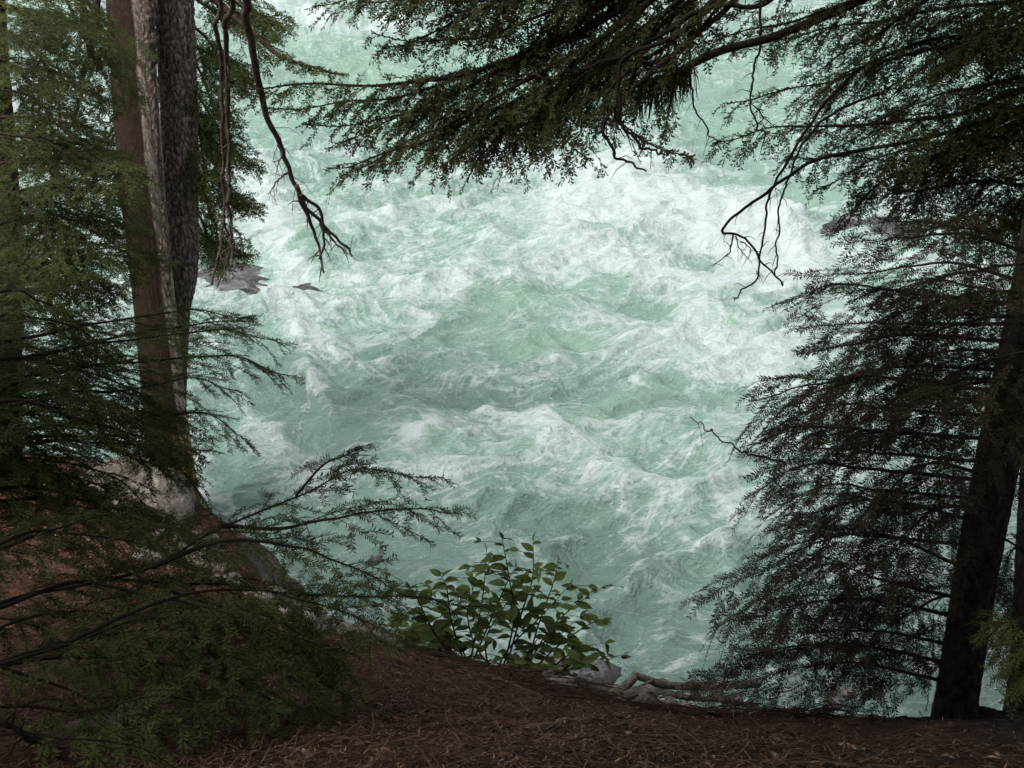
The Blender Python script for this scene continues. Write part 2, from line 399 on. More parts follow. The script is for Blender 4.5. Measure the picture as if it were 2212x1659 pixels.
PX, PY = project(np.stack([WX, WY, np.zeros_like(WX)], -1))
far = np.clip((WY-8)/30, 0, 1)
wxp = WX+.5*fbm(WX*.35, WY*.35, 3, 1); wyp = WY+.5*fbm(WX*.35, WY*.35, 3, 2)
ca, sa = math.cos(R(-20)), math.sin(R(-20))
U = wxp*ca-wyp*sa; V = wxp*sa+wyp*ca
hz = .22*fbm(U/3.2, V/2.4, 2, 21)+.14*(np.clip(ridge(U/2.3, V/1.15, 2, 22)*.5+.5,0,1)**2*2-.7)+.10*ridge(U/.8, V/.45, 2, 24)*.8+.035*ridge(wxp/.9+.5*pn(WX*1.2,WY*1.2,27), wyp/.7, 2, 28)
hz += .012*pn(U/.3, V/.17, 25)+.003*pn(U/.12, V/.07, 26)*(1-far)
sfo = np.zeros_like(WX); shg = np.zeros_like(WX)
jx = PX+28*fbm(PX/90, PY/60, 3, 31); jy = PY+18*fbm(PX/90, PY/60, 3, 32)
for x1, y1, x2, y2, wd, fo, hh in ST:
    L = (x2-x1)**2+(y2-y1)**2
    t = np.clip(((jx-x1)*(x2-x1)+(jy-y1)*(y2-y1))/L, 0, 1)
    d2 = ((jx-x1-t*(x2-x1))**2+(jy-y1-t*(y2-y1))**2)/wd**2
    gsn = np.exp(-d2*.8); sfo += fo*gsn; shg += hh*np.exp(-d2*.5)*(1+.5*0)
hz += shg*(.3+.6*far)*(1+.8*fbm(WX*1.3, WY*1.3, 3, 71))
def curlwarp(x, y, sc, step, n, seed):
    e = .02
    for q in range(n):
        gx_ = (pn((x+e)*sc, y*sc*1.25, seed)-pn((x-e)*sc, y*sc*1.25, seed))/(2*e*sc); gy_ = (pn(x*sc, (y+e)*sc*1.25, seed)-pn(x*sc, (y-e)*sc*1.25, seed))/(2*e*sc)
        x = x+gy_*step; y = y-gx_*step
    return x, y
cx_, cy_ = curlwarp(WX, WY, .75, .16, 4, 81)
cx_, cy_ = curlwarp(cx_, cy_, 2.1, .05, 3, 82)
cu = cx_*ca-cy_*sa; cv = cx_*sa+cy_*ca
big = fbm(cu/2.1, cv/1.15, 3, 43)
mid = fbm(cu/.62, cv/.36, 3, 46)
fil = np.clip(1-np.abs(pn(cu/.95, cv/.55, 47))*5.5, 0, 1)**1.3
fil2 = np.clip(1-np.abs(pn(cu/.4, cv/.24, 48))*4.2, 0, 1)**1.3
foam = .36+.42*big+.26*mid+.34*(fil-.22)+.22*(fil2-.22)+np.where(sfo > 0, .95, .7)*sfo-.05*far+.9*np.clip(hz-.12,-.25,.35)
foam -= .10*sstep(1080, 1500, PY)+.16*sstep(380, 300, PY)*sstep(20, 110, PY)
foam = np.clip(foam, -.2, 1.25)
tone = np.clip(.5-.9*np.clip(-hz,0,.3)+.6*np.clip(hz,0,.3)+.5*fbm(wxp/2.5, wyp/2.5, 3, 51)+.25*far-.35*sstep(800, 1400, PY)+.9*np.exp(-(((PX-1170)/110)**2+((PY-755)/26)**2)), 0, 1)  # green darker in troughs and near the bank, lighter on crests and far water
hz += .06*np.clip(foam-.6, 0, 1)*fbm(WX*3.5, WY*3.5, 2, 61)*1.6
nr, nc = WX.shape
ii = np.arange(nr-1)[:, None]; jj = np.arange(nc-1)[None, :]
wf = np.stack([ii*nc+jj, ii*nc+jj+1, (ii+1)*nc+jj+1, (ii+1)*nc+jj], -1).reshape(-1, 4)
w = obj('river_water', mesh('river_water', np.stack([WX, WY, hz], -1).reshape(-1, 3), wf, M_water, attrs={'foam': foam.ravel(), 'green_tone': tone.ravel()}))
w['kind'] = 'structure'

# ------------------------------------------------------------------ boughs
def spawn(par, sp, L, ang, taper, droop, w0=.08, jit=.35, lift=0.0):
    """par: dict p,d,b,l,n -> children dict"""
    n = np.maximum((par['l']*(1-w0)/sp).astype(int), 0)
    idx = np.repeat(np.arange(len(n)), n)
    if len(idx) == 0: return None
    k = np.arange(len(idx))-np.repeat(np.cumsum(n)-n, n)
    u = w0+(1-w0)*(k+.5+rng.uniform(-.4, .4, len(k)))/np.maximum(n[idx], 1)
    l = par['l'][idx]; wv = (u*l)[:, None]
    d = par['d'][idx]; b = par['b'][idx]; nn = par['n'][idx]
    p = par['p'][idx]+d*wv+b*wv**2
    T = norm(d+2*b*wv)
    S = norm(np.cross(T, nn)); side = np.where(k % 2 == 0, 1, -1)[:, None]
    a = ang*(1+rng.uniform(-.25, .25, (len(k), 1)))
    dc = norm(T*np.cos(a)+S*side*np.sin(a)+nn*(rng.normal(0, jit*.5, (len(k), 1))+lift))
    lc = L*((1-u)**taper)*rng.uniform(.55, 1.15, len(k))
    lc = np.minimum(lc, par['l'][idx]*.65)+.008
    bc = (T*.18+np.array([0, 0, -1.])*(droop*rng.uniform(.4, 1.5, (len(k), 1))))/np.maximum(lc, .02)[:, None]
    nc_ = norm(nn+rng.normal(0, .25, (len(k), 3)))
    return dict(p=p, d=dc, b=bc, l=lc, n=nc_)
def needles(tw, nl, nsp, nw, w0=0.0, jit=.3):
    n = np.maximum((tw['l']*(1-w0)/nsp*2).astype(int), 2)
    idx = np.repeat(np.arange(len(n)), n)
    k = np.arange(len(idx))-np.repeat(np.cumsum(n)-n, n)
    u = w0+(1-w0)*(k+rng.uniform(0, 1, len(k)))/n[idx]
    l = tw['l'][idx]; wv = (u*l)[:, None]
    d = tw['d'][idx]; b = tw['b'][idx]; nn = tw['n'][idx]
    p = tw['p'][idx]+d*wv+b*wv**2; T = norm(d+2*b*wv); S = norm(np.cross(T, nn))
    side = np.where(k % 2 == 0, 1, -1)[:, None]
    a = rng.uniform(.85, 1.2, (len(k), 1))+jit*rng.normal(0,.4,(len(k),1))
    dn = norm(T*np.cos(a)+S*side*np.sin(a)+nn*rng.normal(.05, jit, (len(k), 1)))
    ln = nl*rng.uniform(.65, 1.15, (len(k), 1))
    V = np.stack([p-T*nw*.5, p+T*nw*.5+dn*ln*.35, p+dn*ln], 1)
    return V.reshape(-1, 3)
def ribbons(tw, r0, r1, seg=3):
    m = len(tw['l']); t = np.linspace(0, 1, seg+1)
    wv = t[None, :, None]*tw['l'][:, None, None]
    P = tw['p'][:, None]+tw['d'][:, None]*wv+tw['b'][:, None]*wv**2
    T = norm(tw['d'][:, None]+2*tw['b'][:, None]*wv)
    A = norm(np.cross(T, tw['n'][:, None])); B = np.cross(A, T)
    if not np.ndim(r0): rr = (r0*(1-t)+r1*t)[None, :, None]
    else: rr = (np.asarray(r0)[:, None]*(1-t)[None, :]+(r1*t)[None, :])[..., None]
    V = np.stack([P+A*rr, P-A*rr*.5+B*rr*.87, P-A*rr*.5-B*rr*.87], 2).reshape(-1, 3)
    base = (np.arange(m)[:, None, None]*(seg+1)+np.arange(seg)[None, :, None])*3
    j = np.arange(3)[None, None, :]; j2 = (j+1) % 3
    Q = np.stack([base+j, base+j2, base+3+j2, base+3+j], -1).reshape(-1, 4)
    return V, Q
STAT = [0]
def bough_data(path, L2=.3, sp2=.035, L3=.09, sp3=.022, nl=.014, nsp=.004, nw=.0022, droop=.25, roll=0., r0=.012, r1=.0015,
               t0=.08, t1=1.0, ang=.95, lvl4=0., jit=.35, taper=.75, main_needles=.5, bare=False):
    P = spline(path, 90); ln = np.concatenate([[0], np.cumsum(np.linalg.norm(np.diff(P, axis=0), axis=1))]); L = ln[-1]
    P = P+np.stack([.022*L*fbm(ln*2.2/L*2, ln*0+s, 2, 71+s) for s in range(3)], 1)*np.linspace(0, 1, 90)[:, None]
    T = tangents(P)
    up = np.array([0, 0, 1.]); S0 = norm(np.cross(T, up)); Nn = norm(np.cross(S0, T))
    Nn = norm(Nn*math.cos(roll)+S0*math.sin(roll)); S = norm(np.cross(T, Nn))
    wood = MB(); wood.tube(P, r1+(r0-r1)*(1-np.linspace(0, 1, 90))**1.5, 6)
    n2 = max(int(L*(t1-t0)/sp2), 4)
    u = t0+(t1-t0)*(np.arange(n2)+rng.uniform(0, .9, n2))/n2
    at_ = u*L; I = np.clip(np.searchsorted(ln, at_), 0, 89)
    p = np.stack([np.interp(at_, ln, P[:, k]) for k in range(3)], 1)
    side = np.where(np.arange(n2) % 2 == 0, 1, -1)[:, None]
    a = ang*(1-.25*u[:, None])*(1+rng.uniform(-.25, .25, (n2, 1)))
    d = norm(T[I]*np.cos(a)+S[I]*side*np.sin(a)+Nn[I]*rng.normal(0, jit*.6, (n2, 1)))
    l = L2*np.minimum(1, .45+(u-t0)*3)*(1-u*.97)**taper*rng.uniform(.5, 1.15, n2)+.02
    b = (T[I]*.2-up*(droop*rng.uniform(.4, 1.6, (n2, 1))))/np.maximum(l, .05)[:, None]
    s2 = dict(p=p, d=d, b=b, l=l, n=norm(Nn[I]+rng.normal(0, .2, (n2, 3))))
    wood.add(*ribbons(s2, np.clip(l*.006, .0011, .003), .0008, 5))
    Vs = []
    if not bare:
        s3 = spawn(s2, sp3, L3, .95, .6, droop*.7, .1, jit)
        if s3 is not None:
            wood.add(*ribbons(s3, .0011, .0006, 2))
            Vs.append(needles(s3, nl, nsp, nw, 0, jit))
            if lvl4 > 0:
                s4 = spawn(s3, lvl4, L3*.45, .9, .5, droop*.5, .15, jit)
                if s4 is not None: Vs.append(needles(s4, nl, nsp, nw, 0, jit))
        Vs.append(needles(s2, nl, nsp, nw, .25, jit))
        i0 = int(89*main_needles)
        m = dict(p=P[i0:-1], d=T[i0:-1], b=T[i0:-1]*0, l=np.linalg.norm(np.diff(P[i0:], axis=0), axis=1), n=Nn[i0:-1])
        Vs.append(needles(m, nl, nsp, nw, 0, jit))
    V = np.vstack(Vs) if Vs else None
    return wood, V
def bough(tree, path, mat, wmat=None, name='branch', **kw):
    base = np.array(tree.location)
    wood, V = bough_data(path, **kw)
    br = obj(name, wood.mesh(name, wmat or M_twig, base), tree)
    if V is not None:
        STAT[0] += len(V)//3
        obj('foliage', mesh('foliage', V-base, np.arange(len(V)).reshape(-1, 3), mat, smooth=False), br)
    return br
def pth(*pts): return [at(*p) for p in pts]

def roots_of(xy): return np.array([xy[0], xy[1], float(ground_z(np.array([xy[0]]), np.array([xy[1]]))[0])])
def trunk_mesh(name, P, rads, mat, k=64, n=260, amp=.06, fx=9, fz=5, seed=1, base=(0, 0, 0), attrf=None):
    Pp = spline(P, n); rr = np.interp(np.linspace(0, 1, n), np.linspace(0, 1, len(rads)), rads)
    store = {}
    def rf(th, s, r):
        cx = np.cos(th)*fx/2/np.pi*2; sx = np.sin(th)*fx/2/np.pi*2
        # plates of bark: warped cells stretched up the trunk
        wv = pn(cx*1.3+s*.7, sx*1.3+s*fz*.35, seed)
        a = 1-np.abs(pn(cx+wv*.5+3*sx, s*fz*.35+sx+wv, seed+1))*2
        b = pn(cx*2.3+sx*2.1, s*fz*1.4, seed+2)
        c = pn(cx*4.1-sx*3.7, s*fz*2.6, seed+3)
        h = .5*a+.45*b+.35*c
        store['h'] = np.clip(.5+.5*h, 0, 1); store['th'] = np.broadcast_to(th, h.shape); store['s'] = np.broadcast_to(s, h.shape)
        return r*(1+amp*h+.03*pn(th*0+s*.8, s*0+np.cos(th)*1.2, seed+4))
    V, Q, T = tube(Pp, rr, k, rfun=rf)
    at_ = {'relief': np.r_[store['h'].ravel(), .5, .5]}
    if attrf:
        for kk, vv in attrf(store['th'], store['s']).items(): at_[kk] = np.r_[vv.ravel(), 0, 0]
    return mesh(name, V-np.asarray(base), [Q, T], mat, attrs=at_)

# ---------- left pair of trunks
dbase = at(365, 1085, 9.9)
dead = thing('dead_tree', 'barkless dead trunk, red-brown with a pale grey weathered strip, at left by the scaly trunk', 'dead tree', dbase)
DP = [at(382, 1130, 9.9), at(357, 900, 9.75), at(333, 650, 9.6), at(302, 350, 9.4), at(279, 0, 9.3), at(262, -400, 9.3), at(245, -900, 9.4)]
def dattr(th, s):
    # theta 0 faces the right of the picture, pi*1.5 / .5 faces camera
    ph = th+.12*pn(s*1.2, th*0, 5)+.06*pn(s*6, th*6, 6)
    up = np.clip(s/5.2, 0, 1)
    g_ = sstep(.42, .5, ph/np.pi)*0
    return dict(grey=GREY(th, s), ochre=OCH(th, s))
# find which theta faces the camera
def _face():
    P = spline(DP, 20); T = tangents(P)[10]; A = norm(np.cross(T, np.array([0, -1., 0]))); B = np.cross(A, T)
    tc = norm(CAM-P[10]); return math.atan2(tc @ B, tc @ A), math.atan2(np.array([1, 0, 0]) @ B, np.array([1, 0, 0]) @ A)
thc, thr = _face()
def lat(th):   # lateral coordinate seen from the camera: -1 left .. +1 right (front side)
    dd = (th-thc+np.pi) % (2*np.pi)-np.pi
    sgn = 1 if ((thr-thc+np.pi) % (2*np.pi)-np.pi) > 0 else -1
    return np.sin(np.clip(dd, -np.pi/2, np.pi/2))*sgn
def GREY(th, s):
    u = lat(th)+.07*pn(s*2.5, th*3, 6)+.04*pn(s*9, th*9, 7)
    c0 = np.interp(s, [0, 1.2, 2.2, 3.6, 5, 6], [.45, .55, .42, .2, .05, .0])
    return sstep(c0-.07, c0+.03, u)
def OCH(th, s):
    u = lat(th); return sstep(.1, .35, u+.1*pn(s*8, th*8, 8))*sstep(.95, .5, s+.1*pn(th*7, s*3, 9))
me = trunk_mesh('trunk', DP, [.21, .165, .16, .17, .168, .17, .18], M_deadtrunk, 120, 300, .035, 26, .9, 5, dbase, dattr)
obj('trunk', me, dead)
# remaining bark along its right edge
bs = MB()
def bark_strip(pts, wds, dep):
    P = spline(pts, 160); n = len(P); wv = np.interp(np.linspace(0, 1, n), np.linspace(0, 1, len(wds)), wds)
    def rf(th, s, r): return r*(1+.35*pn(th*1.3+s*2, s*9, 3)+.3*pn(np.cos(th)*2+s*3, s*22, 4)+.25*pn(np.cos(th)*5, s*45, 9))
    V, Q, T = tube(P, wv, 22, rfun=rf); return V, Q, T
V, Q, T = bark_strip([at(312, -300, 9.2), at(318, 0, 9.2), at(322, 100, 9.2), at(330, 200, 9.25), at(338, 300, 9.3), at(347, 420, 9.4), at(356, 560, 9.45), at(366, 640, 9.5)], [.06, .06, .05, .028, .025, .022, .045, .012], 0)
obj('bark_strip', mesh('bark_strip', V-dbase, [Q, T], M_bark, attrs={'relief': np.full(len(V), .5)}), dead)

lbase = at(385, 1000, 10.4)
live = thing('conifer_tree', 'tall conifer with grey scaly bark directly right of the barkless dead trunk', 'tree', lbase)
LP = [at(388, 1020, 10.3), at(384, 850, 10.2), at(388, 680, 10.0), at(395, 580, 9.9), at(390, 400, 9.8), at(385, 200, 9.7), at(377, 0, 9.6), at(368, -400, 9.6), at(355, -900, 9.7)]
obj('trunk', trunk_mesh('trunk', LP, [.06, .07, .08, .115, .135, .142, .145, .155, .17], M_bark, 150, 620, .11, 15, 16, 12, lbase), live)

# ---------- bough sets.  each: points (px,py,depth)
def jitp(pts, a=12, dd=.15):
    o = []
    for i, (x, y, D) in enumerate(pts):
        k = 0 if i == 0 else 1
        o.append((x+random.uniform(-a, a)*k, y+random.uniform(-a, a)*k, D+random.uniform(-dd, dd)))
    return o
K2 = dict(L2=.5, sp2=.04, L3=.18, sp3=.034, nl=.03, nsp=.011, nw=.019, droop=.45, r0=.02, jit=.5)
# tree behind the pair
for pts in [[(400,-20,10.2),(470,20,10.4),(560,30,10.4),(640,60,10.2)],[(400,40,10),(450,90,10.2),(500,180,10)],[(395,90,9.9),(440,160,9.8),(470,260,9.7)],
            [(400,160,10.3),(450,240,10.3),(490,330,10.2)],[(400,230,10.3),(460,300,10.5),(550,350,10.4)],[(400,290,10.1),(450,370,10),(510,420,9.9)],
            [(400,350,10.3),(450,400,10.4),(545,450,10.2)],[(400,420,10.2),(440,480,10.1),(470,560,10)],[(400,480,10.4),(450,520,10.4),(525,560,10.2)],
            [(400,-80,10),(470,-30,10.2),(540,30,10.2),(600,90,10)],[(400,90,10.4),(480,130,10.6),(540,190,10.4)],[(395,200,9.9),(430,300,9.8),(445,420,9.7)],
            [(360,20,10.3),(290,60,10.6),(200,150,10.6)],[(360,150,10.3),(280,230,10.6),(210,330,10.6)],[(360,280,10.3),(290,330,10.6),(230,430,10.6)]]:
    bough(live, pth(*jitp(pts, 8)), random.choice([M_needle_green, M_needle_mid]), **K2)
bough(live, pth((395, -60, 10), (520, 50, 9.6), (590, 110, 9.5), (660, 145, 9.4), (742, 165, 9.3)), M_needle_mid, **{**K2, 'L2': .34, 'sp2': .03, 't0': .45, 'r0': .03, 'r1': .008, 'L3': .12})

# ---------- tree at the left edge
tb = at(-10, 1010, 9.5)
t3 = thing('conifer_tree', 'conifer at the left edge, its dark trunk behind hanging bright green boughs', 'tree', tb)
obj('trunk', trunk_mesh('trunk', [at(-10, 1040, 9.5), at(-8, 800, 9.3), at(0, 600, 9.2), at(-20, 300, 9.1), at(-40, 0, 9), at(-80, -900, 9)], [.2, .18, .17, .17, .16, .12], M_bark_dark, 80, 300, .08, 24, 9, 31, tb), t3)
K3 = dict(L2=.6, sp2=.042, L3=.16, sp3=.038, nl=.025, nsp=.0082, nw=.012, droop=.32, r0=.014, jit=.22)
sets3 = [[(-60,20,7.5),(60,10,7.3),(170,60,7.1)],[(-60,60,7),(40,90,6.8),(110,160,6.6)],[(-80,-40,7.3),(120,-30,7.2),(230,50,7.2)],[(-60,140,7.5),(90,150,7.3),(190,260,7.1)],
 [(-60,190,7),(60,200,6.8),(160,300,6.6)],[(-60,250,7.6),(110,260,7.4),(230,360,7.2)],[(-60,310,7),(90,300,6.8),(200,350,6.6),(300,400,6.5)],
 [(-60,360,7.4),(100,340,7.2),(220,330,7),(310,370,6.9)],[(-60,440,7),(80,410,6.8),(200,400,6.7),(300,480,6.6)],[(-60,450,7.4),(120,430,7.3),(280,500,7.2)],
 [(-60,500,7),(100,470,6.8),(230,520,6.6),(290,600,6.5)],[(-60,560,7.3),(100,520,7.1),(200,540,7),(370,565,6.9)],[(-60,590,6.8),(60,560,6.7),(160,600,6.6),(230,665,6.5)],
 [(-60,610,7.2),(60,610,7.1),(130,650,7),(155,720,7)],[(-60,400,6.5),(30,430,6.4),(110,520,6.3),(140,600,6.3)],[(-60,120,6.5),(20,130,6.4),(80,200,6.3)],
 [(-60,530,6.5),(20,560,6.4),(70,640,6.3)],[(-60,-10,6.5),(40,20,6.4),(90,90,6.3)],[(-60,280,6.6),(30,300,6.5),(130,330,6.4),(170,420,6.4)],
 [(120,-60,7.6),(170,60,7.5),(210,160,7.5),(250,250,7.5)],[(160,-60,8),(210,40,8),(250,120,8)],[(-60,480,7.6),(120,560,7.5),(270,640,7.4)]]
for pts in sets3:
    near = pts[0][2] < 6.9
    bough(t3, pth(*jitp(pts, 10)), M_needle_green if near else M_needle_mid, **K3)
def deadb(tree, pts, r0, r1, subs=(), mat=None, name='dead_branch', k=6):
    base = np.array(tree.location); mb = MB(); P = spline(pth(*pts), 90)
    wob = np.stack([fbm(np.arange(90)/9., np.zeros(90)+i*3.3, 3, 81+i) for i in range(3)], 1)*.03
    P = P+wob*np.linspace(.2, 1, 90)[:, None]
    mb.tube(P, (r0+(r1-r0)*np.linspace(0, 1, 90))*(1+.18*np.maximum(0, pn(np.arange(90)/3., np.zeros(90), 5))), k)
    for s in subs:
        Q_ = spline(pth(*s[0]), 30)+.3*wob[:30]; mb.tube(Q_, np.linspace(s[1], s[2], 30), 5)
        for i in range(2, 29, 4):
            d = rng.normal(0, 1, 3); d[2] -= .6; d = norm(d); mb.tube(np.array([Q_[i], Q_[i]+d*.03, Q_[i]+d*.05+[0, 0, -.01]]), [s[2], .0008, .0005], 4)
    for i in range(8, 88, 5):
        d = rng.normal(0, 1, 3); d[2] -= .5; d = norm(d); l = random.uniform(.015, .09)
        mb.tube(np.array([P[i], P[i]+d*l*.6, P[i]+d*l+[0, 0, -l*.3]]), [r1*.7, r1*.5, .0006], 4)
    return obj(name, mb.mesh(name, mat or M_deadwood, base), tree)
deadb(t3, [(215,-40,7.6),(205,60,7.6),(190,130,7.6),(172,200,7.6),(162,262,7.6)], .022, .01, mat=M_twig)
deadb(t3, [(178,-40,7.8),(178,40,7.8),(196,110,7.7),(215,160,7.7)], .018, .01, mat=M_twig)

# ---------- overhanging tree, trunk out of the picture to the upper right
def shade_canopy(tree, cx, cy, zs, n, length, meshes, spread=.5, sc=(.8, 1.2)):  # crown boughs out of view, added for the shade they cast below
    """unseen upper boughs added to the tree above the picture; branches share mesh data"""
    base = np.array(tree.location)
    for i in range(n):
        z = zs[0]+(zs[1]-zs[0])*(i+.5)/n; a = i*2.4+random.uniform(-.3, .3)
        wm, fm = random.choice(meshes)
        b = obj('branch', wm, tree, (cx-base[0], cy-base[1], z-base[2])); s = random.uniform(*sc)*(1-.45*(i/n))
        b.rotation_euler = (0, random.uniform(.0, .15), a); b.scale = (s, s, s)
        obj('foliage', fm, b)
can = []
for i in range(3):
    wood, V = bough_data([(0, 0, 0), (.8, .03, .05), (1.8, -.05, 0), (3.0, .05, -.3)], L2=1.0, sp2=.09, L3=.36, sp3=.075, nl=.085, nsp=.022, nw=.045, droop=.12, r0=.035, r1=.004, jit=.5)
    can.append((wood.mesh('branch', M_twig), mesh('foliage', V, np.arange(len(V)).reshape(-1, 3), M_needle_dark, smooth=False)))

ob = roots_of((3.3, 1.3))
t7 = thing('hemlock_tree', 'hemlock whose long dark boughs hang across the top middle of the river view', 'tree', ob)
obj('trunk', trunk_mesh('trunk', [ob+[0, 0, -.2], ob+[0, .05, 3], ob+[.1, 0, 6], ob+[.1, 0, 10], ob+[.1, 0, 14]], [.24, .19, .16, .11, .03], M_bark_dark, 48, 200, .06, 18, 6, 41, ob), t7)
K7 = dict(L2=.58, sp2=.046, L3=.2, sp3=.034, lvl4=.045, nl=.020, nsp=.0085, nw=.0125, droop=.5, r0=.015, r1=.002, jit=.45, t0=.3)
sets7 = [([(1950,-330,3.6),(1300,20,4.6),(1080,140,4.9),(850,192,5.1),(600,200,5.3),(485,195,5.4)], dict(L2=.4, t0=.42, r0=.035)),
 ([(1950,-330,3.6),(1300,40,4.6),(1000,165,5),(760,225,5.3),(570,238,5.5)], dict(L2=.42, t0=.5)),
 ([(1950,-330,3.6),(1250,120,4.6),(1000,270,4.9),(820,350,5),(700,372,5.1)], dict(L2=.42, t0=.5)),
 ([(1950,-330,3.6),(1400,60,4.4),(1180,240,4.6),(1060,330,4.7),(1010,395,4.7)], dict(L2=.38, t0=.5)),
 ([(1950,-330,3.6),(1500,-60,4.2),(1250,110,4.6),(1050,230,4.8),(850,330,4.9),(725,395,5)], dict(L2=.5, t0=.35, r0=.032)),
 ([(1950,-330,3.6),(1600,-60,4.1),(1400,110,4.4),(1200,200,4.6),(1000,330,4.7),(955,365,4.7)], dict(t0=.4)),
 ([(1950,-330,3.6),(1480,0,4.3),(1340,150,4.4),(1240,260,4.5),(1150,330,4.5)], dict(t0=.5)),
 ([(1950,-330,3.6),(1500,0,4.2),(1380,130,4.2),(1300,230,4.2),(1370,310,4.1),(1500,352,4.1)], dict(t0=.62, L2=.25, r0=.02)),
 ([(1950,-330,3.6),(1300,-70,4.6),(1050,20,4.9),(900,90,5.1),(810,115,5.2)], dict(L2=.4)),
 ([(1950,-330,3.6),(1200,-110,4.8),(900,-30,5.2),(680,28,5.4)], dict(L2=.45)),
 ([(1950,-330,3.6),(1400,-60,4.4),(1150,50,4.7),(950,90,4.9),(800,80,5)], dict(L2=.35)),
 ([(1950,-330,3.6),(1350,10,4.5),(1000,200,5),(820,270,5.2),(640,270,5.4)], dict(L2=.42, t0=.45)),
 ([(1950,-330,3.6),(1350,60,4.5),(1130,210,4.8),(900,260,5),(720,310,5.1)], dict(L2=.42, t0=.45)),
 ([(1950,-330,3.6),(1500,-30,4.3),(1300,130,4.5),(1150,230,4.6),(1050,280,4.7),(1040,380,4.7)], dict(L2=.4, t0=.5)),
 ([(1950,-330,3.6),(1550,-60,4.2),(1430,60,4.3),(1250,180,4.4),(1200,290,4.4),(1270,360,4.3)], dict(L2=.35, t0=.5)),
 ([(1950,-330,3.6),(1400,-100,4.4),(1200,-20,4.7),(1000,0,4.9),(760,10,5.2)], dict(L2=.4)),
 ([(1950,-330,3.6),(1600,-40,4.1),(1480,60,4.1),(1440,200,4.1),(1420,300,4.1)], dict(L2=.2, t0=.55)),
 ([(1950,-330,3.6),(1700,-40,4),(1560,20,4),(1500,80,4),(1440,160,4)], dict(L2=.35, t0=.5)),
 ([(1950,-330,3.6),(1300,50,4.5),(1050,170,5),(930,250,5.1),(800,370,5.1)], dict(L2=.4, t0=.5))]
for i7, (pts, kw) in enumerate(sets7):
    pts[0] = (1950+random.uniform(-150, 250), -330-random.uniform(0, 330), 3.6)
    kw = dict(kw)
    if 'r0' in kw: kw['r0'] *= .62
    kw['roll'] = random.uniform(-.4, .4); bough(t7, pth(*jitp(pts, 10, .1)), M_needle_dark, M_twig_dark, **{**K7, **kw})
dk = M_twig_dark
deadb(t7, [(1700,-100,4),(1520,60,4.1),(1380,180,4.1),(1310,260,4.1),(1325,330,4.1),(1400,380,4.1)], .012, .003, mat=dk, subs=[([(1335,200,4.1),(1330,260,4.1),(1350,300,4.1)], .004, .0015)])
deadb(t7, [(1600,-60,4.1),(1470,70,4.1),(1345,130,4.1),(1340,250,4.1),(1380,310,4.1),(1440,345,4.1)], .01, .003, mat=dk)
deadb(t7, [(1640,-60,4.1),(1400,90,4.2),(1250,150,4.4),(1080,170,4.6)], .009, .004, mat=dk)
shade_canopy(t7, ob[0]+.1, ob[1], (ob[2]+4.0, ob[2]+13), 60, 3, can)

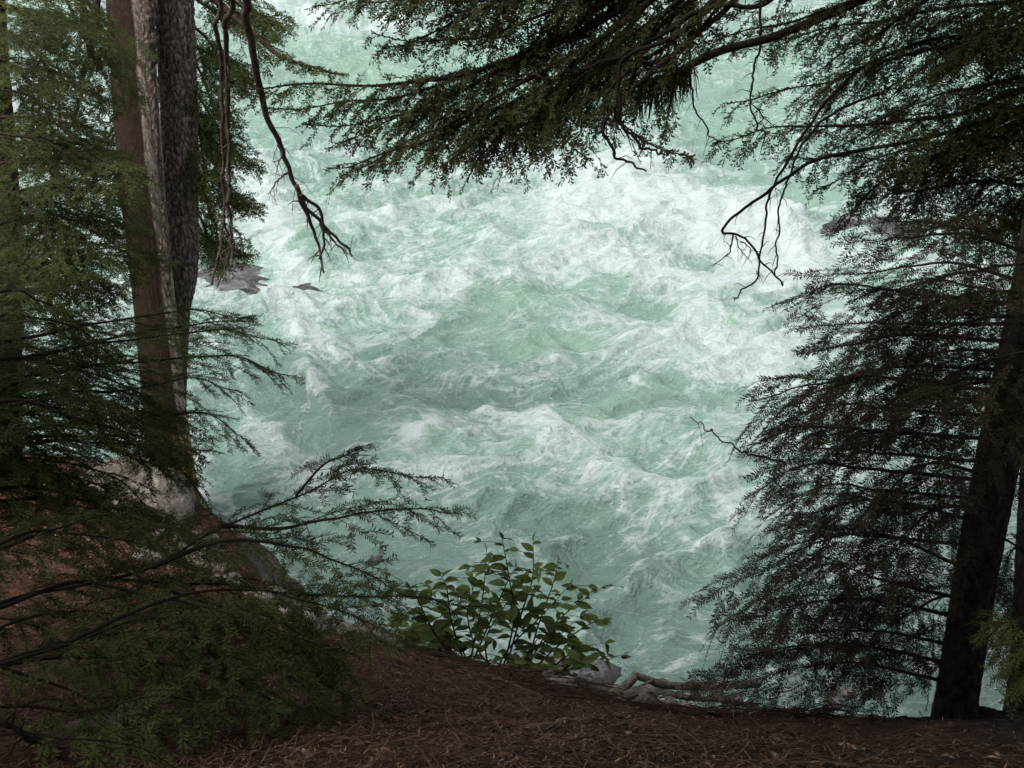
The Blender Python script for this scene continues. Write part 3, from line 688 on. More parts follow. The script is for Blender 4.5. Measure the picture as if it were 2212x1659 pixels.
# ---------- tree at upper right, trunk outside the picture on the right
ob = roots_of((5.2, 2.6))
t6 = thing('hemlock_tree', 'hemlock whose layered boughs fill the upper right corner above the small near one', 'tree', ob)
obj('trunk', trunk_mesh('trunk', [ob+[0, 0, -.2], ob+[0, .05, 3], ob+[.1, 0, 6], ob+[.1, 0, 10], ob+[.1, 0, 14]], [.26, .2, .17, .11, .03], M_bark_dark, 48, 200, .06, 18, 6, 42, ob), t6)
K6 = dict(L2=.6, sp2=.044, L3=.2, sp3=.036, lvl4=.045, nl=.020, nsp=.0088, nw=.0108, droop=.5, r0=.018, r1=.002, jit=.45, t0=.25)
sets6 = [([(2700,-300,5),(2100,-120,5),(1850,0,5),(1600,100,5),(1385,190,5)], dict(L2=.12, t0=.8, r0=.026, r1=.016)),
 ([(2700,-100,5),(2300,40,5.2),(2000,100,5.3),(1780,180,5.4),(1560,225,5.5)], dict(L2=.5)),
 ([(2700,60,5),(2240,190,5),(2050,255,5),(1850,275,5),(1700,285,5),(1540,322,5)], dict(L2=.42, r0=.03, t0=.3)),
 ([(2700,60,5),(2300,230,5.2),(2060,320,5.3),(1900,400,5.4),(1810,505,5.4)], dict(L2=.5)),
 ([(2700,-100,5),(2200,80,5),(2000,110,5.2),(1850,160,5.3),(1720,240,5.3)], dict()),
 ([(2700,200,5),(2300,380,5.2),(2100,400,5.3),(1950,420,5.3),(1860,440,5.3)], dict(L2=.5)),
 ([(2700,300,5),(2250,470,5),(2120,470,5),(1985,500,5)], dict(L2=.4)),
 ([(2700,-300,5),(2300,-40,5.2),(2000,30,5.4),(1800,60,5.5),(1650,100,5.6)], dict()),
 ([(2500,-300,5),(2100,-70,5),(1900,60,5),(1740,170,5)], dict(L2=.5)),
 ([(2700,0,5),(2300,130,5),(2150,190,5),(2000,220,5.1),(1800,330,5.1)], dict()),
 ([(2700,100,5),(2300,280,5),(2150,300,5),(1980,340,5.1),(1700,350,5.2)], dict(L2=.45)),
 ([(2700,0,5.5),(2300,60,5.7),(2150,100,5.8),(2000,160,5.8)], dict()),
 ([(2700,-200,5.5),(2350,-40,5.7),(2150,30,5.8),(1950,60,5.8)], dict()),
 ([(2700,250,5),(2350,330,5.2),(2200,370,5.3),(2080,470,5.3)], dict()),
 ([(2700,150,5.5),(2350,200,5.7),(2150,260,5.8),(2000,380,5.8),(1970,470,5.8)], dict()),
 ([(2700,-200,4.6),(2300,0,4.6),(2120,70,4.7),(1950,180,4.8)], dict(L2=.5)),
 ([(2700,350,5.5),(2350,420,5.6),(2200,440,5.7),(2060,540,5.7)], dict(L2=.45)),
 ([(2700,60,5.5),(2300,200,5.5),(2100,290,5.5),(1940,330,5.5),(1750,420,5.5)], dict(L2=.4)),
 ([(2700,300,5.6),(2350,440,5.7),(2150,500,5.8),(1900,480,5.9)], dict(L2=.3)),
 ([(2500,-300,5),(2000,-60,5),(1800,20,5),(1640,60,5),(1480,110,5)], dict(L2=.5))]
for i, (pts, kw) in enumerate(sets6):
    kw = dict(kw)
    if 'r0' in kw and i: kw['r0'] *= .6
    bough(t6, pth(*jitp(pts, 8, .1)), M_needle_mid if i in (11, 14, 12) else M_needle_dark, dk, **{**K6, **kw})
deadb(t6, [(2350,170,5),(2100,270,5),(1900,318,5),(1770,342,5),(1690,390,5),(1620,440,5),(1562,495,5),(1600,510,5),(1640,555,5),(1680,610,5),(1695,622,5)], .009, .003, mat=dk,
      subs=[([(1585,505,5),(1575,545,5),(1535,575,5)], .004, .0015), ([(1590,508,5),(1600,540,5),(1625,570,5)], .003, .0012), ([(1600,520,5),(1620,535,5),(1615,560,5)], .003, .0012)])
deadb(t6, [(1850,150,5),(1770,240,5),(1710,330,5),(1672,400,5),(1655,440,5),(1650,520,5),(1632,590,5),(1595,630,5),(1590,657,5)], .007, .0025, mat=dk, subs=[([(1635,585,5),(1640,600,5)], .002, .001)])
deadb(t6, [(1900,200,5),(1790,250,5),(1735,310,5),(1700,390,5),(1685,450,5),(1673,530,5),(1678,605,5)], .006, .003, mat=dk)
deadb(t6, [(1645,-30,5),(1640,100,5),(1625,160,5),(1628,260,5),(1660,300,5)], .006, .003, mat=dk, subs=[([(1628,225,5),(1660,262,5),(1700,300,5)], .003, .0015)])
deadb(t6, [(1500,-40,4.8),(1495,60,4.8),(1490,180,4.8),(1520,270,4.8),(1560,330,4.8)], .006, .002, mat=dk)
# beard of hanging lichen twigs on the thick bare limb
mb = MB()
for i in range(220):
    x = random.uniform(1375, 1500); y = 195-(x-1380)*.42+random.uniform(-6, 8); p = at(x, y, 5+random.uniform(-.06, .06)); l = random.uniform(.03, .17)
    q = p+np.array([random.uniform(-.03, .03), random.uniform(-.03, .03), -l]); mb.tube(np.array([p, (p+q)/2+[random.uniform(-.01, .01), 0, 0], q]), [.0025, .0018, .0008], 3)
obj('hanging_lichen', mb.mesh('hanging_lichen', M_twig_dark, np.array(t6.location)), t6)
shade_canopy(t6, ob[0]+.1, ob[1], (ob[2]+4.6, ob[2]+13), 60, 3, can)

# ---------- near tree at right, trunk in view
b5 = at(2062, 1560, 4.55)
t5 = thing('hemlock_tree', 'slim dark hemlock leaning right at the bank edge with nearly black drooping sprays', 'tree', b5)
T5P = [at(2055, 1600, 4.55), at(2068, 1500, 4.5), at(2095, 1330, 4.4), at(2125, 1150, 4.3), at(2165, 950, 4.2), at(2215, 700, 4.15), at(2270, 400, 4.1), at(2330, -100, 4.1), at(2400, -900, 4.1), at(2450, -1600, 4.1)]
obj('trunk', trunk_mesh('trunk', T5P, [.09, .077, .074, .074, .073, .068, .07, .055, .04, .01], M_bark_dark, 60, 400, .06, 18, 14, 51, b5), t5)
K5 = dict(L2=.36, sp2=.033, L3=.14, sp3=.06, nl=.023, nsp=.0058, nw=.0066, droop=.6, r0=.008, r1=.0012, jit=.16, t0=.08, taper=.6)
sets5 = [[(2330,640,3.8),(2150,640,3.7),(2000,660,3.6),(1880,720,3.5)],[(2330,760,3.8),(2200,770,3.7),(2080,800,3.6),(1990,870,3.5)],[(2330,880,3.9),(2210,880,3.8),(2100,930,3.7),(2030,1010,3.6)],[(2300,560,3.9),(2180,560,3.8),(2060,590,3.7),(1960,640,3.6)],
 [(2255,560,4.15),(2100,520,3.9),(1960,505,3.8),(1870,530,3.7)],[(2240,620,4.15),(2050,575,4.3),(1870,600,4.3),(1740,610,4.3)],[(2230,660,4.1),(2000,640,3.8),(1800,610,3.6),(1690,650,3.5)],
 [(2215,700,4.1),(1980,690,4.3),(1800,690,4.4),(1685,715,4.4)],[(2210,740,4.1),(1950,730,3.8),(1800,740,3.6),(1690,770,3.6)],[(2195,800,4.2),(1950,780,4.2),(1760,810,4.2),(1610,835,4.2)],
 [(2190,850,4.1),(1900,820,3.8),(1720,850,3.6),(1585,880,3.5)],[(2175,900,4.2),(1950,880,4.3),(1740,890,4.4),(1610,930,4.4)],[(2165,950,4.1),(1900,920,3.8),(1720,930,3.7),(1600,960,3.6)],
 [(2160,1000,4.2),(1930,970,4.3),(1740,980,4.3),(1600,1005,4.3)],[(2150,1040,4.1),(1900,1010,3.8),(1700,1020,3.7),(1590,1075,3.6)],[(2140,1080,4.2),(1920,1060,4.4),(1740,1060,4.5),(1620,1110,4.5)],
 [(2130,1130,4.2),(1900,1090,3.9),(1740,1090,3.8),(1650,1130,3.7)],[(2125,1180,4.3),(1900,1150,4.4),(1740,1160,4.5),(1650,1200,4.5)],[(2115,1240,4.3),(1900,1170,4.0),(1700,1190,3.9),(1500,1310,3.8)],
 [(2105,1300,4.3),(1900,1240,4.4),(1720,1230,4.4),(1530,1350,4.4)],[(2100,1340,4.3),(1900,1290,4.0),(1720,1290,3.9),(1590,1360,3.8)],[(2090,1400,4.4),(1900,1350,4.4),(1730,1360,4.4),(1600,1400,4.4)],
 [(2080,1440,4.4),(1880,1400,4.1),(1700,1400,4.0),(1570,1430,4.0)],[(2075,1480,4.4),(1880,1450,4.4),(1700,1440,4.4),(1500,1490,4.4)],
 [(2150,1030,4.2),(2010,1000,4.5),(1900,1060,4.6),(1840,1150,4.6)],[(2180,880,4.2),(2040,850,4.5),(1900,880,4.7),(1800,960,4.7)],[(2200,760,4.2),(2060,750,4.5),(1920,770,4.7),(1820,860,4.7)],
 [(2170,930,4.2),(2240,960,4.0),(2330,1020,3.9)],[(2130,1150,4.3),(2200,1180,4.2),(2290,1260,4.1)],[(2110,1260,4.4),(2180,1280,4.5),(2280,1380,4.5)],[(2150,1050,4.2),(2230,1040,4.4),(2320,1100,4.4)],
 [(2230,640,4.2),(2120,610,4.6),(2000,600,4.8),(1900,650,4.8)],[(2200,820,4.1),(2060,830,3.7),(1960,880,3.6),(1900,960,3.6)],[(2140,1100,4.1),(2030,1110,3.8),(1960,1170,3.7),(1900,1260,3.7)],[(2230,680,4.1),(2100,700,3.8),(1980,740,3.7),(1930,820,3.7)],[(2110,1280,4.3),(2000,1290,4.0),(1900,1370,3.9),(1850,1440,3.9)]]
for i, pts in enumerate(sets5):
    if len(pts) > 3 and pts[-1][0] < 1720: pts[-1] = (pts[-1][0]+(22 if pts[-1][1] < 1180 else 5), *pts[-1][1:]); pts[-2] = (pts[-2][0]+30, *pts[-2][1:])
    bough(t5, pth(*jitp(pts, 17, .12)), M_needle_shaded, M_twig_dark, **{**K5, 'L2': K5['L2']*random.uniform(.65, 1.2), 'droop': K5['droop']*random.uniform(.5, 1.5), 'roll': random.uniform(-.6, .6), 'sp3': random.uniform(.045, .08), 't1': random.uniform(.93, 1)})
deadb(t5, [(1700,1000,4.2),(1640,985,4.2),(1590,970,4.2),(1530,925,4.2),(1495,910,4.2)], .004, .0015, mat=dk)
shade_canopy(t5, T5P[7][0], T5P[7][1], (6.6, 10), 34, 3, can, sc=(.5, .8))

# second trunk at the right edge with yellow-green tips
b8 = at(2215, 1560, 5.0)
t8 = thing('hemlock_tree', 'hemlock at the right edge with a dark stub trunk and yellow-green spray tips', 'tree', b8)
obj('trunk', trunk_mesh('trunk', [at(2212, 1610, 5), at(2215, 1500, 5), at(2222, 1400, 5), at(2250, 900, 5), at(2330, 0, 5.0), at(2400, -900, 5)], [.1, .075, .07, .065, .06, .03], M_bark_dark, 50, 200, .07, 18, 12, 61, b8), t8)
for pts in [[(2320,1360,3.9),(2230,1350,3.9),(2170,1345,3.9),(2120,1352,3.9)],[(2320,1390,3.9),(2240,1385,3.9),(2140,1398,3.9)],[(2330,1450,3.9),(2260,1440,3.9),(2190,1462,3.9)],[(2330,1580,3.5),(2260,1620,3.5),(2200,1650,3.5)]]:
    bough(t8, pth(*pts), M_tips, M_twig, **{**K5, 'L2': .2, 'L3': .06, 'r0': .005, 'sp2': .018})
for pts in [[(2240,1000,5),(2320,1040,5),(2380,1100,5)],[(2235,1150,5),(2180,1200,5.1),(2150,1300,5.1)],[(2230,1300,5),(2180,1350,5.1),(2140,1440,5.1)],[(2240,1250,5),(2200,1290,5.2),(2120,1400,5.4)]]:
    bough(t8, pth(*pts), M_needle_dark, dk, **{**K5, 'L2': .3})
shade_canopy(t8, at(2400, -900, 5)[0], at(2400, -900, 5)[1], (6.8, 11), 30, 3, can, sc=(.5, .8))

# ---------- near tree on the left, trunk outside the picture
ob = roots_of((-3.1, 2.3))
t4 = thing('hemlock_tree', 'near hemlock reaching in from lower left, arching sprays in front of bank and dead trunk', 'tree', ob)
obj('trunk', trunk_mesh('trunk', [ob+[0, 0, -.2], ob+[0, .0, 2], ob+[0, 0, 5], ob+[0, 0, 9]], [.13, .1, .08, .02], M_bark_dark, 48, 200, .06, 18, 8, 43, ob), t4)
K4 = dict(L2=.34, sp2=.034, L3=.12, sp3=.036, nl=.0172, nsp=.0046, nw=.0054, droop=.26, r0=.0075, r1=.0012, jit=.24, t0=.12, taper=.6)
sets4 = [([(-500,850,3.2),(50,735,3.6),(250,690,3.8),(400,672,3.9),(545,690,4)], dict(L2=.26)),([(-500,900,3.2),(100,760,3.7),(300,720,3.9),(460,700,4),(552,688,4.1)], dict(L2=.26)),
 ([(-500,900,3.1),(50,770,3.4),(260,740,3.6),(450,715,3.7),(608,745,3.8)], dict(L2=.28)),([(-500,950,3.1),(50,810,3.4),(300,785,3.6),(480,775,3.7),(620,815,3.8)], dict(L2=.26)),
 ([(-500,1000,3),(50,860,3.3),(260,840,3.5),(400,825,3.6),(520,852,3.7)], dict(L2=.26)),([(-500,1050,3),(50,930,3.3),(250,905,3.5),(430,900,3.6),(540,962,3.7)], dict(L2=.24)),
 ([(-500,1050,3),(50,960,3.2),(200,950,3.3),(330,980,3.4),(440,1060,3.5)], dict()),([(-500,1000,3),(0,900,3.2),(150,880,3.3),(280,920,3.4),(380,1000,3.5)], dict()),
 ([(-500,1100,3),(-50,1000,3.2),(120,1000,3.3),(250,1040,3.4),(330,1110,3.4)], dict()),([(-500,1000,2.9),(-50,850,3.1),(100,830,3.2),(220,870,3.3),(330,940,3.3)], dict()),
 ([(-500,950,3),(-50,790,3.2),(120,790,3.3),(270,840,3.4),(370,900,3.5)], dict()),([(-500,1200,2.9),(-50,1060,3.1),(100,1060,3.2),(240,1100,3.2),(400,1150,3.2)], dict()),
 ([(-500,900,3.1),(-50,700,3.3),(80,690,3.4),(180,720,3.5),(250,780,3.5)], dict()),([(-500,1050,2.9),(-50,920,3.1),(60,960,3.2),(160,1050,3.2)], dict()),
 ([(-500,1100,2.9),(-50,880,3.0),(150,900,3.1),(330,960,3.2),(450,980,3.2)], dict(L2=.3)),([(-500,1000,3.3),(0,820,3.6),(200,830,3.8),(350,880,3.9),(420,960,3.9)], dict()),
 ([(-500,1000,3.2),(0,880,3.5),(160,860,3.7),(300,900,3.7),(400,1010,3.7)], dict()),([(-500,1100,3.3),(0,960,3.6),(160,940,3.8),(290,970,3.8),(370,1040,3.8)], dict()),
 ([(-500,1100,3),(-50,1040,3.3),(90,1020,3.5),(200,1050,3.5),(300,1110,3.5)], dict()),([(-500,1200,2.9),(-50,1090,3.1),(150,1080,3.3),(300,1110,3.3),(450,1190,3.3)], dict(L2=.28)),
 ([(-500,800,3.6),(-20,640,4),(80,650,4.1),(170,700,4.1),(220,770,4.1)], dict()),([(-500,900,3.4),(-20,760,3.7),(100,760,3.8),(200,800,3.8),(330,830,3.9)], dict()),
 # long arching sprays
  ([(-500,1500,2.4),(0,1310,2.7),(180,1262,2.8),(330,1225,2.9),(480,1135,3.0),(640,1070,3.1),(760,1027,3.15),(955,1045,3.2)], dict(L2=.2, t0=.32, sp2=.036, r0=.0065)),
 ([(480,1135,3.0),(600,1140,3.0),(720,1120,3.0),(850,1103,3.0),(990,1110,3.05)], dict(L2=.2, t0=.1, sp2=.04, r0=.006)),
 ([(640,1070,3.1),(700,1010,3.15),(740,985,3.15),(785,972,3.15)], dict(L2=.12, t0=.1, r0=.004)),
 ([(330,1225,2.9),(480,1170,2.85),(640,1180,2.8),(760,1230,2.8),(880,1290,2.8)], dict(L2=.2, sp2=.045, t0=.2, r0=.006)),
 ([(-500,1500,2.4),(0,1312,2.7),(200,1258,2.8),(450,1258,2.9),(700,1288,3.0),(900,1300,3.05),(1065,1318,3.1)], dict(L2=.2, t0=.28, sp2=.034, r0=.0065)),
 ([(-500,1600,2.3),(0,1430,2.5),(150,1385,2.6),(330,1335,2.7),(600,1380,2.8),(740,1420,2.8)], dict(L2=.24, t0=.3, r0=.006)),
 ([(-500,1600,2.3),(0,1435,2.5),(250,1372,2.6),(480,1360,2.7),(680,1400,2.7),(740,1480,2.7)], dict(L2=.2, t0=.35, r0=.0055)),
 ([(-500,1600,2.3),(0,1440,2.5),(200,1415,2.6),(380,1440,2.7),(520,1490,2.7),(650,1540,2.7)], dict(L2=.18, t0=.35, r0=.005)),
 ([(-500,1600,2.2),(0,1525,2.4),(180,1532,2.5),(330,1508,2.5),(430,1520,2.5),(600,1530,2.5)], dict(L2=.16, t0=.4, r0=.005)),
 ([(-500,1400,2.5),(0,1180,2.7),(120,1140,2.8),(240,1120,2.8),(370,1150,2.8)], dict(L2=.26, t0=.35, r0=.006)),
 ([(-500,1450,2.5),(0,1190,2.8),(150,1150,2.9),(300,1180,2.9),(420,1240,2.9)], dict(L2=.26, t0=.35, r0=.006)),
 ([(200,1258,2.8),(350,1290,2.75),(500,1330,2.7),(620,1400,2.7)], dict(L2=.2, t0=.3, r0=.005)),
 ([(300,1252,2.8),(450,1300,2.75),(600,1340,2.7),(700,1420,2.7),(740,1470,2.7)], dict(L2=.2, t0=.3, r0=.005)),
 ([(-500,1750,2.1),(-50,1600,2.2),(150,1590,2.2),(300,1620,2.2),(420,1680,2.2)], dict(L2=.14, t0=.6, r0=.005)),
 ([(100,1420,2.55),(300,1400,2.6),(500,1420,2.6),(640,1480,2.6),(700,1560,2.6)], dict(L2=.2, t0=.3, r0=.005)),
 ([(150,1385,2.6),(350,1300,2.7),(550,1270,2.8),(750,1330,2.8),(830,1400,2.8)], dict(L2=.22, t0=.4, r0=.005)),
 ([(0,1440,2.5),(150,1490,2.5),(300,1560,2.5),(420,1590,2.5)], dict(L2=.15, t0=.3, r0=.004)),
 ([(-300,1500,2.4),(0,1360,2.6),(150,1320,2.7),(350,1340,2.7),(450,1400,2.7)], dict(L2=.22, t0=.4, r0=.005)),
 ([(-500,1350,2.7),(-50,1330,2.8),(60,1350,2.8),(160,1400,2.8)], dict(L2=.15, t0=.6, r0=.005))]
for i, (pts, kw) in enumerate(sets4):
    kw = {**K4, **kw}
    if i >= 22: kw['jit'] = .3; kw['L2'] *= 1.15
    bough(t4, pth(*jitp(pts, 5, .05)), M_needle_mid if i % 2 else M_needle_green, M_twig_dark, **kw)
deadb(t4, [(-40,1540,2.1),(60,1590,2.15),(150,1640,2.2),(240,1720,2.2)], .006, .004, mat=dk)
shade_canopy(t4, ob[0], ob[1], (6.3, ob[2]+9), 24, 3, can, sc=(.5, .8))

# ---------- overhead tree with the dead hanging branches (its crown is above the picture)
ob = roots_of((-2.4, -1.2))
t9 = thing('conifer_tree', 'conifer letting bare crooked dead branches hang down right of the two big left trunks', 'tree', ob)
obj('trunk', trunk_mesh('trunk', [ob+[0, 0, -.2], ob+[0, .0, 3], ob+[0, 0, 8], ob+[0, 0, 14]], [.3, .24, .2, .04], M_bark_dark, 48, 200, .06, 18, 6, 44, ob), t9)
top = np.array([ob[0], ob[1], ob[2]+3.6])
def hang(pts, r0, r1, subs=(), root=True):
    base = np.array(t9.location)
    mb = MB(); A = pth(*pts)
    if root: A = [top, top+(A[0]-top)*.45+[0, 0, 1.2], A[0]+(top-A[0])*.12+[0, 0, .9]]+A
    P = spline(A, 140); wob = np.stack([fbm(np.arange(140)/8., np.zeros(140)+i*3.3, 3, 91+i) for i in range(3)], 1)*.025
    P = P+wob*np.linspace(.0, 1, 140)[:, None]
    rr = (r0+(r1-r0)*np.linspace(0, 1, 140)**.8)*(1+.25*np.maximum(0, pn(np.arange(140)/2.5, np.zeros(140), 5)))
    mb.tube(P, rr, 8)
    for s, a, b in subs:
        Q_ = spline(pth(*s), 40)+wob[100:140]*.5
        mb.tube(Q_, np.linspace(a, b, 40), 6)
        for i in range(6, 39, 6):
            d = rng.normal(0, 1, 3); d[2] -= .8; d = norm(d); mb.tube(np.array([Q_[i], Q_[i]+d*.04, Q_[i]+d*.07+[0, 0, -.02]]), [b, b*.7, .0008], 4)
    for i in range(70, 138, 4):
        d = rng.normal(0, 1, 3); d[2] -= .6; d = norm(d); l = random.uniform(.02, .14)
        mb.tube(np.array([P[i], P[i]+d*l*.6, P[i]+d*l+[0, 0, -l*.3]]), [r1*.4, r1*.3, .0006], 4)
    obj('dead_branch', mb.mesh('dead_branch', M_deadwood, base), t9)
hang([(515,-60,5),(530,40,5.2),(555,150,5.4),(575,250,5.6),(605,310,5.7),(625,370,5.8),(660,440,5.9),(700,490,6),(745,530,6.1),(762,553,6.1)], .026, .005,
     subs=[([(640,400,5.8),(665,470,5.9),(685,520,6),(700,590,6)], .012, .005), ([(650,420,5.8),(690,455,5.9),(700,520,6),(690,560,6)], .01, .004), ([(625,370,5.8),(600,390,5.8),(580,420,5.8)], .006, .002),
           ([(600,300,5.7),(608,340,5.7),(590,350,5.7)], .005, .002), ([(690,482,6),(720,520,6),(752,548,6)], .008, .003)])
hang([(485,-60,5.2),(487,60,5.5),(492,200,5.8),(494,330,6),(496,450,6.1),(500,520,6.2),(502,575,6.2)], .017, .008, subs=[([(496,480,6.1),(520,515,6.1),(525,550,6.1)], .006, .003)])
hang([(458,-60,5.4),(466,60,5.6),(478,130,5.8),(480,260,6),(484,400,6.2),(480,500,6.3),(458,615,6.3)], .016, .007, subs=[([(482,460,6.2),(495,540,6.3),(470,620,6.3)], .007, .004)])
shade_canopy(t9, ob[0], ob[1], (7.6, ob[2]+13), 50, 3, can)
# unseen trees added behind the viewpoint to shade the bank
for k, (x, y, lb) in enumerate([(1.2, -3.2, 'unseen tall hemlock added for shade behind the viewpoint, right one'), (-6.5, -3.5, 'unseen tall hemlock added for shade left behind the viewpoint')]):
    ob = roots_of((x, y)); t = thing('hemlock_tree', lb, 'tree', ob)
    obj('trunk', trunk_mesh('trunk', [ob+[0, 0, -.2], ob+[0, .0, 3], ob+[0, 0, 8], ob+[0, 0, 14]], [.3, .24, .2, .04], M_bark_dark, 32, 100, .06, 18, 6, 45, ob), t)
    shade_canopy(t, ob[0], ob[1], (7.3, ob[2]+13), 60 if k == 0 else 30, 3, can)

def gsample(x, y):
    ix = np.clip(np.interp(x, gx, np.arange(len(gx))), 0, len(gx)-1.001); iy = np.clip(np.interp(y, gy, np.arange(len(gy))), 0, len(gy)-1.001)
    i0 = ix.astype(int); j0 = iy.astype(int); fx = ix-i0; fy = iy-j0
    return (GZ[j0, i0]*(1-fx)+GZ[j0, i0+1]*fx)*(1-fy)+(GZ[j0+1, i0]*(1-fx)+GZ[j0+1, i0+1]*fx)*fy
# ------------------------------------------------------------------ rocks
def land(px, py):
    d = np.array([(px-W2)/F, cp-(py-H2)/F*sp_, -sp_-(py-H2)/F*cp]); D = 1.5
    for _ in range(400):
        x = CAM+d*D; st = x[2]-max(float(gsample(x[0:1], x[1:2])[0]), 0.0)
        if st < .01: break
        D += max(st*.35, .008)
    return D
def rock(name, px, py, D, size, label, mat, seed, cat='rock', group=None, sq=(1, 1, 1), rot=0., amp=.28, at_pos=None, rough=0.):
    import bmesh
    if at_pos is None:
        Dn = land(px, py+6); size = tuple(q*Dn/D for q in size); D = Dn
    bm = bmesh.new(); bmesh.ops.create_icosphere(bm, subdivisions=5, radius=1)
    V = np.array([v.co[:] for v in bm.verts]); Fc = np.array([[v.index for v in f.verts] for f in bm.faces]); bm.free()
    n = 1+amp*(fbm(V[:, 0]*1.1+V[:, 2], V[:, 1]*1.1-V[:, 2]*.6, 3, seed))+.10*ridge(V[:, 0]*2+V[:, 2]*1.3, V[:, 1]*2, 3, seed+3)
    # a few planar cuts give it facets
    r2 = np.random.default_rng(seed)
    V = V*n[:, None]
    for _ in range(7):
        a = norm(r2.normal(0, 1, 3)); dd = V @ a; lim = r2.uniform(.62, .9)
        V = V-np.maximum(dd-lim, 0)[:, None]*a*.85
    V = V+.02*np.stack([pn(V[:, 0]*9, V[:, 1]*9+V[:, 2]*7, seed+i) for i in range(3)], 1)
    if rough: V = V*(1+rough*ridge(V[:, 0]*3+V[:, 2]*2, V[:, 1]*4-V[:, 2], 3, seed+7))[:, None]
    V = V*np.array(size)*np.array(sq)
    c, s = math.cos(rot), math.sin(rot); V[:, 0], V[:, 1] = V[:, 0]*c-V[:, 1]*s, V[:, 0]*s+V[:, 1]*c
    p = at(px, py, D) if at_pos is None else at_pos
    o = obj(name, mesh(name, V, Fc, mat), loc=p); tag(o, label, cat, group); return o
rock('boulder', 335, 1098, 9.7, (.36, .45, .24), 'pale grey rough boulder at the foot of the barkless dead trunk', M_rock, 1, 'boulder', rot=-.3)
rock('boulder', 275, 1055, 9.9, (.45, .4, .2), 'larger brown-grey boulder left of the dead trunk foot, half under boughs', M_rock_moss, 2, 'boulder', rot=.4)
rock('stone', 335, 1205, 7.6, (.13, .1, .09), 'small pale stone on the needle-covered bank below the dead trunk', M_rock, 3, 'stone')
rock('stone', 420, 1180, 8.4, (.16, .12, .1), 'grey stone at the bank edge right below the dead trunk', M_rock, 9, 'stone')
rock('stone', 440, 1215, 8.2, (.12, .12, .09), 'low stone at the bank edge, farther down than its grey neighbour', M_rock_moss, 10, 'stone')
rock('stone', 1193, 1452, 6.6, (.085, .07, .11), 'upright brownish stone behind the bank crest under the leafy shrub', M_rock_moss, 4, 'stone')
rock('boulder', 1285, 1470, 7.6, (.19, .15, .13), 'dark splashed boulder in the shallows right of the leafy shrub', M_rock_wet, 5, 'boulder')
rock('stone', 1412, 1495, 6.0, (.085, .07, .07), 'rounded tan stone resting beside the driftwood', M_rock_moss, 6, 'stone')
rock('stone', 1385, 1510, 5.6, (.075, .06, .05), 'pale angular stone just left of the rounded tan stone by the driftwood', M_rock, 7, 'stone')
rock('stone', 1412, 1522, 5.4, (.035, .03, .028), 'small white stone below the rounded tan stone by the driftwood', M_drift, 8, 'stone')
for i, (x, y, D, s, lb) in enumerate([(640, 1330, 6.9, .12, 'pale stone at the water edge under the long arching spray'), (690, 1352, 6.8, .09, 'small cream stone beside the water under the arching spray'),
                                      (790, 1368, 6.5, .1, 'tan stone on the shore left of the mossy clump'), (600, 1300, 7.4, .14, 'grey shore stone farthest left under the arching spray')]):
    rock('stone', x, y, D, (s, s*.8, s*.6), lb, M_rock if i != 2 else M_rock_moss, 20+i, 'stone')
p = on_plane(525, 612, .0); p[2] = -.2
rock('river_rock', 0, 0, 0, (.85, .5, .36), 'dark wet rock breaking the rapids right of the big left trunks', M_rock_wet, 30, 'rock', at_pos=p, rot=-.2, rough=.16)
p = on_plane(655, 640, .0); p[2] = -.08
rock('river_rock', 0, 0, 0, (.5, .3, .22), 'low wet rock nearly awash, just right of the dark wet river rock', M_rock_wet, 31, 'rock', at_pos=p, rough=.2)
p = on_plane(1880, 510, .0); p[2] = -.22
rock('river_rock', 0, 0, 0, (1.0, .7, .38), 'wide grey rock under thin sliding water beneath the upper right boughs', M_rock_wet, 32, 'rock', at_pos=p, rough=.12)
p = on_plane(815, 1205, .0); p[2] = -.17
rock('river_rock', 0, 0, 0, (.18, .15, .16), 'small drowned dark rock beyond the arching spray near the bank', M_rock_wet, 33, 'rock', at_pos=p)

shore = [(x_+random.uniform(-25, 25), float(np.interp(x_, [560,700,850,1000,1180,1300,1400,1600,2212], [1285,1335,1378,1420,1456,1476,1490,1496,1500]))+random.uniform(-4, 18), 6.5, random.choice([.03,.035,.04,.05,.06,.085])) for x_ in list(range(560, 900, 15))+list(range(1190, 2190, 26))]
for i, (x, y, D, s) in enumerate(shore+[(455,1165,8.7,.1),(470,1195,8.5,.08),(478,1230,8.1,.09),(470,1250,7.9,.06),(500,1255,7.9,.11),(545,1290,7.5,.1),(575,1305,7.3,.07),(618,1322,7.2,.08),(660,1338,7,.1),
        (715,1350,6.9,.12),(745,1362,6.7,.08),(770,1352,6.9,.1),(820,1372,6.4,.09),(850,1385,6.2,.06),(300,1180,7.6,.07),(395,1165,8.5,.09),(350,1150,8.4,.1),(1225,1478,7.4,.1),(1330,1500,6.6,.07),(1345,1512,5.9,.05),(1450,1520,5.6,.06),(1480,1528,5.5,.05),(1590,1520,6,.09),(1700,1515,6,.08),(1790,1500,6.3,.1),(1900,1500,6.2,.09)]):
    s *= .72
    rock('stone', x, y, D, (s, s*.8, s*.55), 'small rough stone among the others strewn along the water edge of the bank', random.choice([M_rock, M_rock, M_rock_moss]), 50+i, 'stone', 'small stones strewn along the water edge', rot=i*.9)
